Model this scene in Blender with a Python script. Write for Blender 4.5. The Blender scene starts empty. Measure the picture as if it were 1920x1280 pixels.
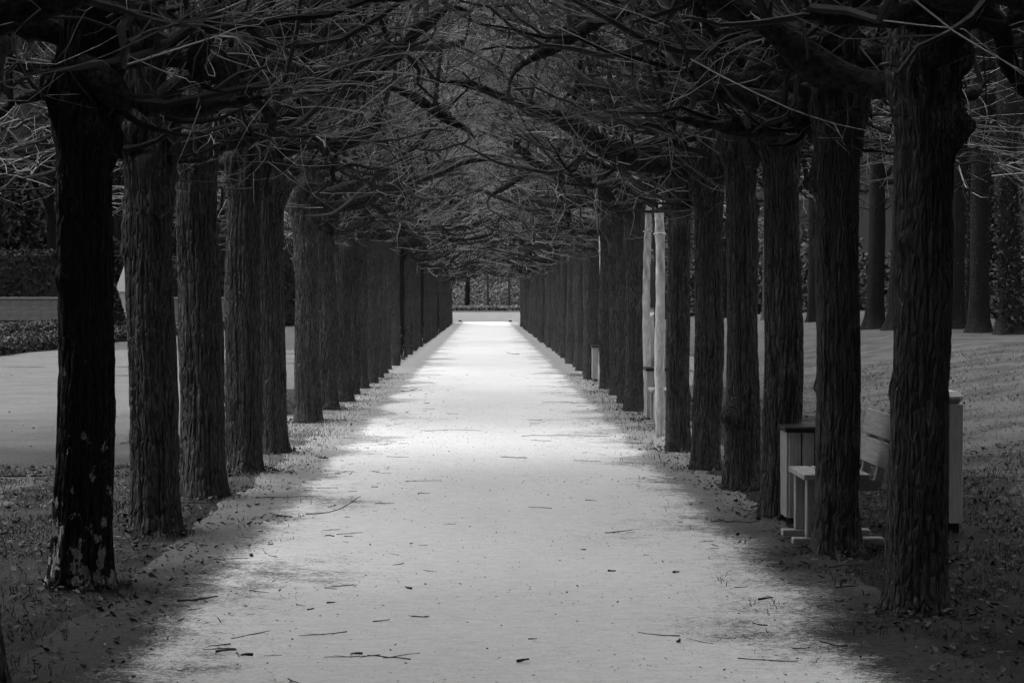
import bpy, math, random
import numpy as np
from mathutils import Vector, Euler

# ------------------------------------------------------------------ camera, sky, sun, exposure
scene = bpy.context.scene
col = scene.collection
R = math.radians
EYE = 1.70                      # eye height in metres
FPX = 3500.0                    # focal length in photo pixels (1920 wide)

cam_d = bpy.data.cameras.new("camera")
cam = bpy.data.objects.new("camera", cam_d)
col.objects.link(cam)
cam_d.sensor_width = 36.0
cam_d.lens = 36.0 * FPX / 1920.0
cam_d.clip_start = 0.1
cam_d.clip_end = 2000.0
cam.location = (0.0, 0.0, EYE)
cam.rotation_euler = (R(90) - math.atan(80 / FPX), 0.0, -math.atan(50 / FPX))
scene.camera = cam

SUN_ELEV, SUN_AZ = R(68), R(-50)      # azimuth measured from +Y towards +X: light comes from the left, slightly ahead
world = bpy.data.worlds.new("World")
scene.world = world
world.use_nodes = True
wn = world.node_tree
wn.nodes.clear()
w_out = wn.nodes.new("ShaderNodeOutputWorld")
w_bg = wn.nodes.new("ShaderNodeBackground")
w_sky = wn.nodes.new("ShaderNodeTexSky")
w_sky.sky_type = 'NISHITA'
w_sky.sun_disc = False
w_sky.sun_elevation = SUN_ELEV
w_sky.sun_rotation = SUN_AZ
w_sky.air_density = 1.0
w_sky.dust_density = 3.0
w_bw = wn.nodes.new("ShaderNodeRGBToBW")
wn.links.new(w_sky.outputs[0], w_bw.inputs[0])
wn.links.new(w_bw.outputs[0], w_bg.inputs[0])
w_bg.inputs[1].default_value = 0.12
wn.links.new(w_bg.outputs[0], w_out.inputs[0])

sun_d = bpy.data.lights.new("sun", 'SUN')
sun_d.energy = 1.0
sun_d.angle = R(75)
sun_d.color = (1, 1, 1)
sun = bpy.data.objects.new("sun", sun_d)
col.objects.link(sun)
sdir = Vector((math.sin(SUN_AZ) * math.cos(SUN_ELEV), math.cos(SUN_AZ) * math.cos(SUN_ELEV), math.sin(SUN_ELEV)))
sun.rotation_euler = sdir.to_track_quat('Z', 'Y').to_euler()
sun.location = sdir * 60

scene.view_settings.view_transform = 'Standard'
scene.view_settings.look = 'None'
scene.view_settings.exposure = 2.25
scene.view_settings.gamma = 1.0
scene.view_settings.use_curve_mapping = False
scene.render.engine = 'CYCLES'
cy = scene.cycles
cy.use_denoising = True
cy.max_bounces = 2
cy.diffuse_bounces = 2
cy.use_adaptive_sampling = True
cy.adaptive_threshold = 0.03
cy.debug_use_spatial_splits = True
cy.glossy_bounces = 2
cy.volume_bounces = 1
cy.transparent_max_bounces = 4
cy.sample_clamp_indirect = 6.0

rng = np.random.default_rng(7)
random.seed(7)

# ------------------------------------------------------------------ helpers
_perm = rng.permutation(256)
_perm = np.concatenate([_perm, _perm, _perm])
_g = rng.normal(size=(256, 3))
_g /= np.linalg.norm(_g, axis=1)[:, None]

def pn(P):
    """Gradient noise for an (N,3) array, about -0.7..0.7."""
    P = np.asarray(P, float)
    I = np.floor(P).astype(int)
    F = P - I
    U = F * F * F * (F * (F * 6 - 15) + 10)
    I = I & 255
    out = 0
    for dx in (0, 1):
        wx = U[:, 0] if dx else 1 - U[:, 0]
        for dy in (0, 1):
            wy = U[:, 1] if dy else 1 - U[:, 1]
            for dz in (0, 1):
                wz = U[:, 2] if dz else 1 - U[:, 2]
                h = _perm[_perm[_perm[I[:, 0] + dx] + I[:, 1] + dy] + I[:, 2] + dz]
                d = (_g[h] * (F - np.array([dx, dy, dz]))).sum(1)
                out = out + wx * wy * wz * d
    return out

def sstep(a, b, x):
    t = np.clip((x - a) / (b - a), 0, 1)
    return t * t * (3 - 2 * t)

def mesh_from(name, V, F, mat=None, smooth=False):
    """V (N,3); F (M,k) int array or list of such arrays."""
    if not isinstance(F, (list, tuple)):
        F = [F]
    F = [np.asarray(f, dtype=np.int32) for f in F if len(f)]
    V = np.asarray(V, dtype=np.float32)
    me = bpy.data.meshes.new(name)
    me.vertices.add(len(V))
    me.vertices.foreach_set("co", V.ravel())
    nl = sum(f.size for f in F)
    npoly = sum(len(f) for f in F)
    me.loops.add(nl)
    me.polygons.add(npoly)
    me.loops.foreach_set("vertex_index", np.concatenate([f.ravel() for f in F]))
    tot = np.concatenate([np.full(len(f), f.shape[1], dtype=np.int32) for f in F])
    st = np.concatenate([[0], np.cumsum(tot)[:-1]]).astype(np.int32)
    me.polygons.foreach_set("loop_start", st)
    me.polygons.foreach_set("loop_total", tot)
    me.polygons.foreach_set("use_smooth", np.full(npoly, smooth, dtype=bool))
    me.update(calc_edges=True)
    if mat:
        me.materials.append(mat)
    return me

class MB:
    """Collects vertices and faces for one mesh."""
    def __init__(self):
        self.V, self.F4, self.F3, self.n = [], [], [], 0
    def add(self, V, F4=None, F3=None):
        V = np.asarray(V, float).reshape(-1, 3)
        self.V.append(V)
        if F4 is not None and len(F4):
            self.F4.append(np.asarray(F4) + self.n)
        if F3 is not None and len(F3):
            self.F3.append(np.asarray(F3) + self.n)
        self.n += len(V)
    def box(self, x0, x1, y0, y1, z0, z1, bev=0.0):
        if bev <= 0:
            V = [(x, y, z) for z in (z0, z1) for y in (y0, y1) for x in (x0, x1)]
            F = [(0, 2, 3, 1), (4, 5, 7, 6), (0, 1, 5, 4), (2, 6, 7, 3), (0, 4, 6, 2), (1, 3, 7, 5)]
            self.add(V, F)
        else:                                   # chamfered along all edges
            b = bev
            V, idx = [], {}
            for ax in range(3):
                for sx in (0, 1):
                    for sy in (0, 1):
                        for sz in (0, 1):
                            s = (sx, sy, sz)
                            lo, hi = (x0, y0, z0), (x1, y1, z1)
                            p = [hi[k] - (0 if k == ax else b) if s[k] else lo[k] + (0 if k == ax else b) for k in range(3)]
                            idx[(ax, s)] = len(V); V.append(p)
            F4, F3 = [], []
            for ax in range(3):
                u, v = (ax + 1) % 3, (ax + 2) % 3
                for s in (0, 1):
                    q = []
                    for a, c in ((0, 0), (1, 0), (1, 1), (0, 1)):
                        t = [0, 0, 0]; t[ax] = s; t[u] = a; t[v] = c
                        q.append(idx[(ax, tuple(t))])
                    F4.append(q if s else q[::-1])
                for a in (0, 1):
                    for c in (0, 1):
                        q = []
                        for (A, s) in ((u, 0), (v, 0), (v, 1), (u, 1)):
                            t = [0, 0, 0]; t[u] = a; t[v] = c; t[ax] = s
                            q.append(idx[(A, tuple(t))])
                        F4.append(q if (a ^ c) else q[::-1])
            for sx in (0, 1):
                for sy in (0, 1):
                    for sz in (0, 1):
                        s = (sx, sy, sz)
                        q = [idx[(0, s)], idx[(1, s)], idx[(2, s)]]
                        F3.append(q if (sx + sy + sz) % 2 else q[::-1])
            self.add(V, F4, F3)
    def tubes(self, P, rad, k=3, cap=True):
        """P (B,n,3), rad (B,n)."""
        P = np.asarray(P, float); rad = np.asarray(rad, float)
        B, n, _ = P.shape
        T = np.gradient(P, axis=1)
        T /= np.linalg.norm(T, axis=2)[..., None] + 1e-9
        m = T.mean(1)
        ref = np.where(np.abs(m[:, 2:3]) > 0.8 * np.linalg.norm(m, axis=1)[:, None], np.array([[1.0, 0.13, 0]]), np.array([[0.0, 0.1, 1.0]]))
        N = np.cross(T, ref[:, None, :]); N /= np.linalg.norm(N, axis=2)[..., None] + 1e-9
        Bn = np.cross(T, N)
        a = np.arange(k) * 2 * math.pi / k
        ring = P[:, :, None, :] + rad[:, :, None, None] * (np.cos(a)[None, None, :, None] * N[:, :, None, :] + np.sin(a)[None, None, :, None] * Bn[:, :, None, :])
        base = (np.arange(B) * n * k)[:, None, None]
        i = np.arange(n - 1)[None, :, None]; j = np.arange(k)[None, None, :]; j2 = (j + 1) % k
        F = np.stack([base + i * k + j, base + (i + 1) * k + j, base + (i + 1) * k + j2, base + i * k + j2], -1).reshape(-1, 4)
        F3 = None
        if cap and k == 3:
            F3 = (np.arange(B) * n * k)[:, None] + (n - 1) * k + np.array([[0, 2, 1]])
        self.add(ring.reshape(-1, 3), F, F3)
        if cap and k == 4:
            self.F4.append((self.n - B * n * k) + (np.arange(B) * n * k)[:, None] + (n - 1) * k + np.array([[0, 3, 2, 1]]))
    def build(self, name, mat, smooth=False):
        F = []
        if self.F4: F.append(np.concatenate(self.F4))
        if self.F3: F.append(np.concatenate(self.F3))
        return mesh_from(name, np.concatenate(self.V), F, mat, smooth)

def obj(name, me, parent=None, loc=None, rot=None):
    o = bpy.data.objects.new(name, me)
    col.objects.link(o)
    if parent is not None: o.parent = parent
    if loc is not None: o.location = loc
    if rot is not None: o.rotation_euler = rot
    return o

def tag(o, label=None, cat=None, group=None, kind=None):
    if label: o["label"] = label
    if cat: o["category"] = cat
    if group: o["group"] = group
    if kind: o["kind"] = kind
    return o

def copy_tree(o, parent=None):
    c = o.copy(); col.objects.link(c); c.parent = parent
    for ch in o.children: copy_tree(ch, c)
    return c

# ---- materials (the photograph is black and white: every colour is a grey)
def new_mat(name):
    m = bpy.data.materials.new(name); m.use_nodes = True
    nt = m.node_tree; nt.nodes.clear()
    out = nt.nodes.new("ShaderNodeOutputMaterial")
    bs = nt.nodes.new("ShaderNodeBsdfPrincipled")
    nt.links.new(bs.outputs[0], out.inputs[0])
    bs.inputs["Roughness"].default_value = 0.9
    bs.inputs["Specular IOR Level"].default_value = 0.15
    return m, nt, bs

def node(nt, typ, **kw):
    n = nt.nodes.new(typ)
    for k, v in kw.items():
        if k.startswith("i_"):
            key = k[2:]
            n.inputs[int(key) if key.isdigit() else key].default_value = v
        else:
            setattr(n, k, v)
    return n

def ramp(nt, src, stops):
    r = nt.nodes.new("ShaderNodeValToRGB")
    e = r.color_ramp.elements
    while len(e) < len(stops): e.new(0.5)
    for k, (p, v) in enumerate(stops):
        e[k].position = p; e[k].color = (v, v, v, 1)
    nt.links.new(src, r.inputs[0])
    return r.outputs[0]

def coords(nt, scale=(1, 1, 1), kind="Object"):
    tc = nt.nodes.new("ShaderNodeTexCoord")
    mp = nt.nodes.new("ShaderNodeMapping")
    mp.inputs["Scale"].default_value = scale
    nt.links.new(tc.outputs[kind], mp.inputs[0])
    return mp.outputs[0]

def noise(nt, vec, scale, detail=4, rough=0.55):
    n = node(nt, "ShaderNodeTexNoise", i_Scale=scale, i_Detail=detail, i_Roughness=rough)
    nt.links.new(vec, n.inputs["Vector"])
    return n.outputs[0]

def mixc(nt, fac, a, b, mode='MIX'):
    m = nt.nodes.new("ShaderNodeMix"); m.data_type = 'RGBA'; m.blend_type = mode
    for src, i in ((fac, 0), (a, 6), (b, 7)):
        if isinstance(src, (int, float)):
            m.inputs[i].default_value = src if i == 0 else (src, src, src, 1)
        else:
            nt.links.new(src, m.inputs[i])
    return m.outputs[2]

def bump(nt, bs, h, strength, dist=0.02):
    b = node(nt, "ShaderNodeBump", i_Strength=strength, i_Distance=dist)
    nt.links.new(h, b.inputs["Height"]); nt.links.new(b.outputs[0], bs.inputs["Normal"])

def mat_bark(name, lo, hi, lichen=0.0, lich_low=False):
    m, nt, bs = new_mat(name)
    v = coords(nt)
    vs = coords(nt, (30, 30, 7.0))
    wob = noise(nt, v, 6, 3)
    vadd = nt.nodes.new("ShaderNodeVectorMath"); vadd.operation = 'ADD'
    vsc = nt.nodes.new("ShaderNodeVectorMath"); vsc.operation = 'SCALE'; vsc.inputs[3].default_value = 0.5
    nt.links.new(wob, vsc.inputs[0]); nt.links.new(vs, vadd.inputs[0]); nt.links.new(vsc.outputs[0], vadd.inputs[1])
    vo = node(nt, "ShaderNodeTexVoronoi", feature='DISTANCE_TO_EDGE', i_Scale=1.0)
    nt.links.new(vadd.outputs[0], vo.inputs["Vector"])
    fine = noise(nt, coords(nt, (60, 60, 14)), 1.0, 5, 0.65)
    plate = ramp(nt, vo.outputs[0], [(0.0, 0.0), (0.22, 1.0)])
    big = noise(nt, v, 2.2, 4)
    c = ramp(nt, fine, [(0.25, lo), (0.75, hi)])
    c = mixc(nt, ramp(nt, big, [(0.35, 0.0), (0.7, 0.7)]), c, mixc(nt, 0.5, c, hi * 1.25))
    if lichen > 0:
        ln = noise(nt, coords(nt, (7, 7, 4.5)), 1.6, 7, 0.62)
        if lich_low:                        # lichen grows thicker near the foot of this trunk
            tc = nt.nodes.new("ShaderNodeTexCoord"); sp = nt.nodes.new("ShaderNodeSeparateXYZ")
            nt.links.new(tc.outputs["Object"], sp.inputs[0])
            mr = node(nt, "ShaderNodeMapRange", i_1=0.0, i_2=1.9, i_3=0.12, i_4=-0.10)
            nt.links.new(sp.outputs[2], mr.inputs[0])
            ad = node(nt, "ShaderNodeMath", operation='ADD'); nt.links.new(ln, ad.inputs[0]); nt.links.new(mr.outputs[0], ad.inputs[1])
            ln = ad.outputs[0]
        t = 0.74 - lichen * 0.2
        c = mixc(nt, ramp(nt, ln, [(t, 0.0), (t + 0.025, 1.0)]), c, 0.30)
    nt.links.new(c, bs.inputs["Base Color"])
    hsum = mixc(nt, 0.35, plate, fine)
    bump(nt, bs, hsum, 1.0, 0.03)
    bs.inputs["Specular IOR Level"].default_value = 0.06
    bs.inputs["Roughness"].default_value = 0.85
    return m

def mat_plain(name, lo, hi, scale=8, rough=0.85, bumps=0.3, dist=0.01, stretch=(1, 1, 1), spec=0.15):
    m, nt, bs = new_mat(name)
    v = coords(nt, stretch)
    n = noise(nt, v, scale, 6, 0.6)
    nt.links.new(ramp(nt, n, [(0.3, lo), (0.7, hi)]), bs.inputs["Base Color"])
    bs.inputs["Roughness"].default_value = rough
    bs.inputs["Specular IOR Level"].default_value = spec
    if bumps: bump(nt, bs, n, bumps, dist)
    return m

def mat_leafy(name, lo, hi, trans=0.0):
    """varies from face to face"""
    m, nt, bs = new_mat(name)
    g = nt.nodes.new("ShaderNodeNewGeometry")
    nt.links.new(ramp(nt, g.outputs["Random Per Island"], [(0.0, lo), (1.0, hi)]), bs.inputs["Base Color"])
    return m

M = {}
M["bark"] = mat_bark("bark", 0.008, 0.105, 0.10)
M["bark_lichen"] = mat_bark("bark_lichen", 0.010, 0.030, 0.55, True)
M["bark_pale"] = mat_bark("bark_pale", 0.03, 0.08, 0.15)
M["limb"] = mat_plain("limb_bark", 0.006, 0.05, 26, 0.95, 1.0, 0.05, (1, 1, 1), 0.05)
M["twig"] = mat_leafy("twig_bark", 0.05, 0.30)
M["branch"] = mat_leafy("branch_bark", 0.010, 0.05)
M["forest_bark"] = mat_bark("forest_bark", 0.005, 0.020, 0.10)
M["wood"] = mat_plain("weathered_wood", 0.18, 0.32, 5, 0.8, 0.35, 0.004, (14, 1.2, 14))
M["wood_v"] = mat_plain("weathered_wood_upright", 0.18, 0.32, 5, 0.8, 0.35, 0.004, (14, 14, 1.2))
M["pale_wood"] = mat_plain("pale_painted_wood", 0.30, 0.44, 5, 0.75, 0.3, 0.004, (14, 14, 1.2))
M["dark_metal"] = mat_plain("dark_metal", 0.012, 0.02, 30, 0.5, 0.1, 0.002)
M["pole"] = mat_plain("peeled_timber", 0.20, 0.58, 2.2, 0.8, 0.5, 0.01, (9, 9, 2.6))
M["stone"] = mat_plain("pale_stone", 0.07, 0.12, 2.5, 0.9, 0.3, 0.01, (1, 1, 2))
M["white_board"] = mat_plain("white_board", 0.22, 0.26, 3, 0.7, 0.1, 0.003)
M["yew"] = mat_leafy("yew_leaves", 0.007, 0.030)
M["box_leaf"] = mat_leafy("box_leaves", 0.02, 0.08)
M["far_twig"] = mat_leafy("far_wood_twigs", 0.015, 0.07)  # paler than the side woods: distance haze put into the colour
M["far_shrub"] = mat_leafy("far_shrub_twigs", 0.10, 0.26)  # raised grey puts distance haze into the undergrowth colour
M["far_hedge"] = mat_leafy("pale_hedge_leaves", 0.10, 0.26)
M["leaf"] = mat_leafy("fallen_leaves", 0.006, 0.085)
M["grass"] = mat_leafy("grass_blades", 0.012, 0.085)
M["stick"] = mat_plain("stick_bark", 0.015, 0.05, 20, 0.9, 0.4, 0.004)
M["crumb"] = mat_leafy("path_crumbs", 0.02, 0.20)
M["ivy"] = mat_leafy("ivy_leaves", 0.006, 0.045)

def mat_gravel(name="pale_gravel", border=False):
    m, nt, bs = new_mat(name)
    v = coords(nt)
    broad = noise(nt, coords(nt, (1, 0.55, 1)), 0.9, 5, 0.6)
    streak = noise(nt, coords(nt, (1.2, 7, 1)), 1.0, 5, 0.6)
    fine = noise(nt, v, 55, 4, 0.7)
    c = ramp(nt, broad, [(0.3, 0.42), (0.7, 0.56)])
    c = mixc(nt, 0.22, c, ramp(nt, streak, [(0.3, 0.36), (0.7, 0.60)]))
    c = mixc(nt, 0.42, c, ramp(nt, fine, [(0.3, 0.28), (0.65, 0.64)]))
    mid = noise(nt, coords(nt, (1, 1.8, 1)), 9, 6, 0.7)
    c = mixc(nt, 0.30, c, ramp(nt, mid, [(0.32, 0.30), (0.62, 0.58)]))
    vo = node(nt, "ShaderNodeTexVoronoi", i_Scale=26.0, i_Randomness=1.0)
    nt.links.new(v, vo.inputs["Vector"])
    gate = noise(nt, v, 5, 3)
    sp = ramp(nt, vo.outputs["Distance"], [(0.06, 1.0), (0.13, 0.0)])
    gate = ramp(nt, gate, [(0.5, 0.0), (0.62, 0.75)])
    f = node(nt, "ShaderNodeMath", operation='MULTIPLY'); nt.links.new(sp, f.inputs[0]); nt.links.new(gate, f.inputs[1])
    c = mixc(nt, f.outputs[0], c, 0.12)
    if border:                       # gravel thins out into trodden soil and grass towards the tree rows
        tc = nt.nodes.new("ShaderNodeTexCoord"); sx = nt.nodes.new("ShaderNodeSeparateXYZ"); nt.links.new(tc.outputs["Object"], sx.inputs[0])
        def math_(op, a, b):
            q = node(nt, "ShaderNodeMath", operation=op)
            for i, u in enumerate((a, b)):
                if isinstance(u, (int, float)): q.inputs[i].default_value = u
                elif u is not None: nt.links.new(u, q.inputs[i])
            return q.outputs[0]
        d = math_('ABSOLUTE', math_('SUBTRACT', sx.outputs[0], 0.06), None)
        d = math_('ADD', d, math_('MULTIPLY', math_('SUBTRACT', noise(nt, v, 0.6, 4), 0.5), 3.4))
        d = math_('ADD', d, math_('MULTIPLY', math_('SUBTRACT', noise(nt, v, 5, 6, 0.7), 0.5), 1.7))
        d = math_('ADD', d, math_('MULTIPLY', math_('SUBTRACT', noise(nt, v, 38, 5, 0.8), 0.5), 3.2))
        d = math_('ADD', d, math_('MULTIPLY', math_('SUBTRACT', noise(nt, v, 130, 3, 0.8), 0.5), 2.2))
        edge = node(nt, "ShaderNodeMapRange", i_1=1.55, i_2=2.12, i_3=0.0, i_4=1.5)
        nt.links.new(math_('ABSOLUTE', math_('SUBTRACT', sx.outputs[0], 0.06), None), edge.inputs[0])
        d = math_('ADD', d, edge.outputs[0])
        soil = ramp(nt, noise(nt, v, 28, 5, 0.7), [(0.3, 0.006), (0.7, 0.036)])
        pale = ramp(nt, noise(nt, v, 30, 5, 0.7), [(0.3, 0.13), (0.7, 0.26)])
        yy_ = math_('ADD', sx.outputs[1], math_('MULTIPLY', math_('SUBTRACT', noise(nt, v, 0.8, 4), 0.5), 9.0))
        soil = mixc(nt, ramp(nt, math_('MULTIPLY', yy_, 0.025), [(0.28, 0.0), (0.52, 1.0)]), soil, pale)  # near soil darker than far: foreground shade put into the colour
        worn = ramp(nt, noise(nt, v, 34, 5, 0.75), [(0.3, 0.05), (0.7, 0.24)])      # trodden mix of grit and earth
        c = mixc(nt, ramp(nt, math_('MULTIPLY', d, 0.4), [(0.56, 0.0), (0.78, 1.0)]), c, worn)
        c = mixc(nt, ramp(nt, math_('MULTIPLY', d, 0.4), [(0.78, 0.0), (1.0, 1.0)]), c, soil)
    nt.links.new(c, bs.inputs["Base Color"])
    bump(nt, bs, mixc(nt, 0.5, fine, mid), 0.6, 0.02)
    bs.inputs["Roughness"].default_value = 0.95
    return m

def mat_soil(name, dark, mid, pale, lo=0.42, hi=0.62, bare=None):
    m, nt, bs = new_mat(name)
    v = coords(nt)
    a = noise(nt, v, 1.3, 6, 0.65)
    b = noise(nt, v, 24, 5, 0.7)
    c = mixc(nt, ramp(nt, a, [(lo, 0.0), (hi, 1.0)]), ramp(nt, b, [(0.3, dark), (0.7, mid)]), ramp(nt, b, [(0.3, mid), (0.7, pale)]))
    if bare:                         # foreground shade painted in as dark leaf mould up to this distance, ragged limit
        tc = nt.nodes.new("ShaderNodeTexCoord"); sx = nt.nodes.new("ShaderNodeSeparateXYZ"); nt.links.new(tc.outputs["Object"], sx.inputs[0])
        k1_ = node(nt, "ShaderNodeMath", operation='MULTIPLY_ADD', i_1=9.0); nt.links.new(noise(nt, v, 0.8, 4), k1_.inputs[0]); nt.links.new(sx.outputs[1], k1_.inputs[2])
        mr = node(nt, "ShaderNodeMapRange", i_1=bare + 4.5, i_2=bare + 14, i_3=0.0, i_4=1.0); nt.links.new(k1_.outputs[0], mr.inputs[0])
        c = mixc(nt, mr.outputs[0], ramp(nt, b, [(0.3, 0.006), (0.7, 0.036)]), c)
    nt.links.new(c, bs.inputs["Base Color"])
    bump(nt, bs, b, 0.8, 0.02)
    bs.inputs["Specular IOR Level"].default_value = 0.05
    return m

M["gravel"] = mat_gravel()
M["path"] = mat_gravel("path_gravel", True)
M["soil"] = mat_soil("leaf_mould_soil", 0.005, 0.018, 0.034)
M["lawn"] = mat_soil("winter_lawn", 0.014, 0.036, 0.066, 0.38, 0.58)
M["cross"] = mat_plain("cross_path_sand", 0.085, 0.135, 1.2, 0.95, 0.2, 0.01)
M["court"] = mat_soil("court_sand", 0.05, 0.075, 0.095, 0.3, 0.6, 19.0)  # tone lowered and near end faded: edge shade painted into the sand
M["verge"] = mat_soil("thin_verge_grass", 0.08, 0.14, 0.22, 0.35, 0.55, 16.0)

# ------------------------------------------------------------------ setting: ground, path, gravel court, verge
def ground_z(x, y):
    x = np.asarray(x, float); y = np.asarray(y, float)
    bank = 0.87 * sstep(3.6, 11.5, x) * (1 - sstep(105, 125, y)) + 0.03 * np.clip(x - 11.5, 0, 40) * (1 - sstep(105, 125, y))
    far = 0.55 * sstep(138, 182, y)
    bump_ = 0.05 * pn(np.stack([x * 0.35, y * 0.35, 0 * x], -1).reshape(-1, 3)).reshape(x.shape) * (np.abs(x) > 2.9)
    return bank + far + bump_ * sstep(2.9, 4.5, np.abs(x))

def grid(xs, ys, zf, dz=0.0):
    X, Y = np.meshgrid(xs, ys)
    Z = zf(X, Y) + dz
    V = np.stack([X, Y, Z], -1).reshape(-1, 3)
    nx, ny = len(xs), len(ys)
    i = np.arange(ny - 1)[:, None] * nx + np.arange(nx - 1)[None, :]
    F = np.stack([i, i + 1, i + nx + 1, i + nx], -1).reshape(-1, 4)
    return V, F

xs = np.unique(np.concatenate([np.linspace(-900, -40, 12), np.linspace(-40, -6, 40), np.linspace(-6, 14, 90), np.linspace(14, 40, 40), np.linspace(40, 900, 12)]))
ys = np.unique(np.concatenate([np.linspace(-300, -10, 8), np.linspace(-10, 40, 110), np.linspace(40, 200, 60), np.linspace(200, 1200, 14)]))
V, F = grid(xs, ys, ground_z)
ground = tag(obj("ground", mesh_from("ground", V, F, M["lawn"], True)), kind="structure")

def strip(name, xl, xr, ys, mat, dz, jag, n=7, seed=0):
    """a sheet lying on the ground with uneven long edges"""
    ys = np.asarray(ys, float)
    a = xl + jag * (pn(np.stack([ys * 0.8, ys * 0 + seed, ys * 0], -1)) * 1.3 + pn(np.stack([ys * 3.1, ys * 0 + seed + 9, ys * 0], -1)) * 0.6 + pn(np.stack([ys * 9, ys * 0 + seed + 19, ys * 0], -1)) * 0.35)
    b = xr + jag * (pn(np.stack([ys * 0.8, ys * 0 + seed + 40, ys * 0], -1)) * 1.3 + pn(np.stack([ys * 3.1, ys * 0 + seed + 60, ys * 0], -1)) * 0.6 + pn(np.stack([ys * 9, ys * 0 + seed + 70, ys * 0], -1)) * 0.35)
    t = np.linspace(0, 1, n)
    X = a[:, None] * (1 - t) + b[:, None] * t
    Y = np.repeat(ys[:, None], n, 1)
    Z = ground_z(X, Y) + dz
    V = np.stack([X, Y, Z], -1).reshape(-1, 3)
    i = np.arange(len(ys) - 1)[:, None] * n + np.arange(n - 1)[None, :]
    F = np.stack([i, i + 1, i + n + 1, i + n], -1).reshape(-1, 4)
    return tag(obj(name, mesh_from(name, V, F, mat, True)), kind="structure")

yy = np.concatenate([np.arange(-20, 30, 0.12), np.arange(30, 136, 0.6)])
strip("verge_soil", -4.2, 4.6, yy, M["soil"], 0.004, 0.5, 15, 3)
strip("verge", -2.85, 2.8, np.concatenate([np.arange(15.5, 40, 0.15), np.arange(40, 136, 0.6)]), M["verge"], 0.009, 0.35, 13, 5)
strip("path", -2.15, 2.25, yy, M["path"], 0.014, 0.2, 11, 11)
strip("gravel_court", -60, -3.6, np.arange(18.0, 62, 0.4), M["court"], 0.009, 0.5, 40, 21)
strip("cross_path", -60, 60, np.arange(135, 172, 1.0), M["cross"], 0.010, 0.5, 60, 31)

# ------------------------------------------------------------------ trees: trunks
def trunk_mesh(name, mat, r0, seed, na=124, nz=190, ztop=10.5, detail=True, knob=None):
    rs = np.random.default_rng(seed)
    zl = np.concatenate([np.linspace(-0.12, 4.2, int(nz * 0.82)), np.linspace(4.25, ztop, nz - int(nz * 0.82))])
    th = np.arange(na) * 2 * math.pi / na
    Z, T = np.meshgrid(zl, th, indexing="ij")
    off = rs.uniform(0, 200, 3)
    C, S = np.cos(T), np.sin(T)
    def nz3(fx, fz, o=0):
        return pn(np.stack([C * fx + off[0] + o, S * fx + off[1], Z * fz + off[2]], -1).reshape(-1, 3)).reshape(Z.shape)
    rad = r0 * (1 - 0.16 * np.clip(Z / 4.0, 0, 1) - 0.45 * np.clip((Z - 4.0) / 4.5, 0, 1))
    rad = rad * (1 + 0.22 * np.exp(-np.clip(Z, -0.2, 9) / 0.13) * (1 + 0.9 * nz3(1.6, 0.2, 50)))     # root flare
    rad = rad * (1 + 0.24 * nz3(0.9, 0.6, 30) + 0.14 * nz3(1.7, 1.4, 35))
    collar = np.exp(-((Z - 3.0) / 0.24) ** 2)                                                       # swollen pollard head
    rad = rad * (1 + collar * (0.12 + 0.9 * np.abs(nz3(2.4, 4.6, 60)) + 0.45 * nz3(4, 7, 64)))
    knob = list(knob or []) + [(rs.uniform(2.45, 3.5), rs.uniform(0, 6.28), rs.uniform(.06, .12), rs.uniform(.04, .11)) for _ in range(9)]
    knob += [(rs.uniform(.3, 2.4), rs.uniform(0, 6.28), rs.uniform(.04, .09), rs.uniform(.015, .045)) for _ in range(4)]
    if knob:
        for (kz, ka, kr, kh) in knob:
            d2 = ((Z - kz) / kr) ** 2 + (((T - ka + math.pi) % (2 * math.pi) - math.pi) * r0 / kr) ** 2
            rad = rad + kh * np.exp(-d2) * (1 + 0.5 * nz3(6, 14, 80))
    if detail:
        w = nz3(2.0, 1.6, 100) * 0.12
        n1 = pn(np.stack([(C + w * 0.3) * 4.3 + off[0], (S + w * 0.3) * 4.3 + off[1], Z * 1.15 + off[2]], -1).reshape(-1, 3)).reshape(Z.shape)
        n2 = pn(np.stack([C * 6.3 + off[1], S * 6.3 + off[2], Z * 3.4 + w + off[0]], -1).reshape(-1, 3)).reshape(Z.shape)
        n3 = pn(np.stack([C * 2.6 + off[2], S * 2.6 + off[0], Z * 9.0 + 2.5 * n1 + off[1]], -1).reshape(-1, 3)).reshape(Z.shape)
        plate = sstep(0.0, 0.14, np.abs(n1)) * 0.52 + sstep(0.0, 0.13, np.abs(n2)) * 0.30 + sstep(0.0, 0.07, np.abs(n3)) * 0.22
        rad = rad + 0.027 * (plate - 0.8) * np.clip(r0 / 0.19, 0.6, 1.4) + 0.008 * nz3(9, 5, 140)
    bx = 0.11 * pn(np.stack([zl * 0.5 + off[0], zl * 0 + 3, zl * 0], -1)) * np.clip(zl / 1.5, 0, 1)
    by = 0.09 * pn(np.stack([zl * 0.5 + off[1], zl * 0 + 8, zl * 0], -1)) * np.clip(zl / 1.5, 0, 1)
    X = bx[:, None] + rad * C; Y = by[:, None] + rad * S
    V = np.stack([X, Y, Z], -1).reshape(-1, 3)
    i = np.arange(len(zl) - 1)[:, None] * na + np.arange(na)[None, :]
    j = np.arange(len(zl) - 1)[:, None] * na + (np.arange(na)[None, :] + 1) % na
    F = np.stack([i, j, j + na, i + na], -1).reshape(-1, 4)
    return mesh_from(name, V, F, mat, True)

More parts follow.
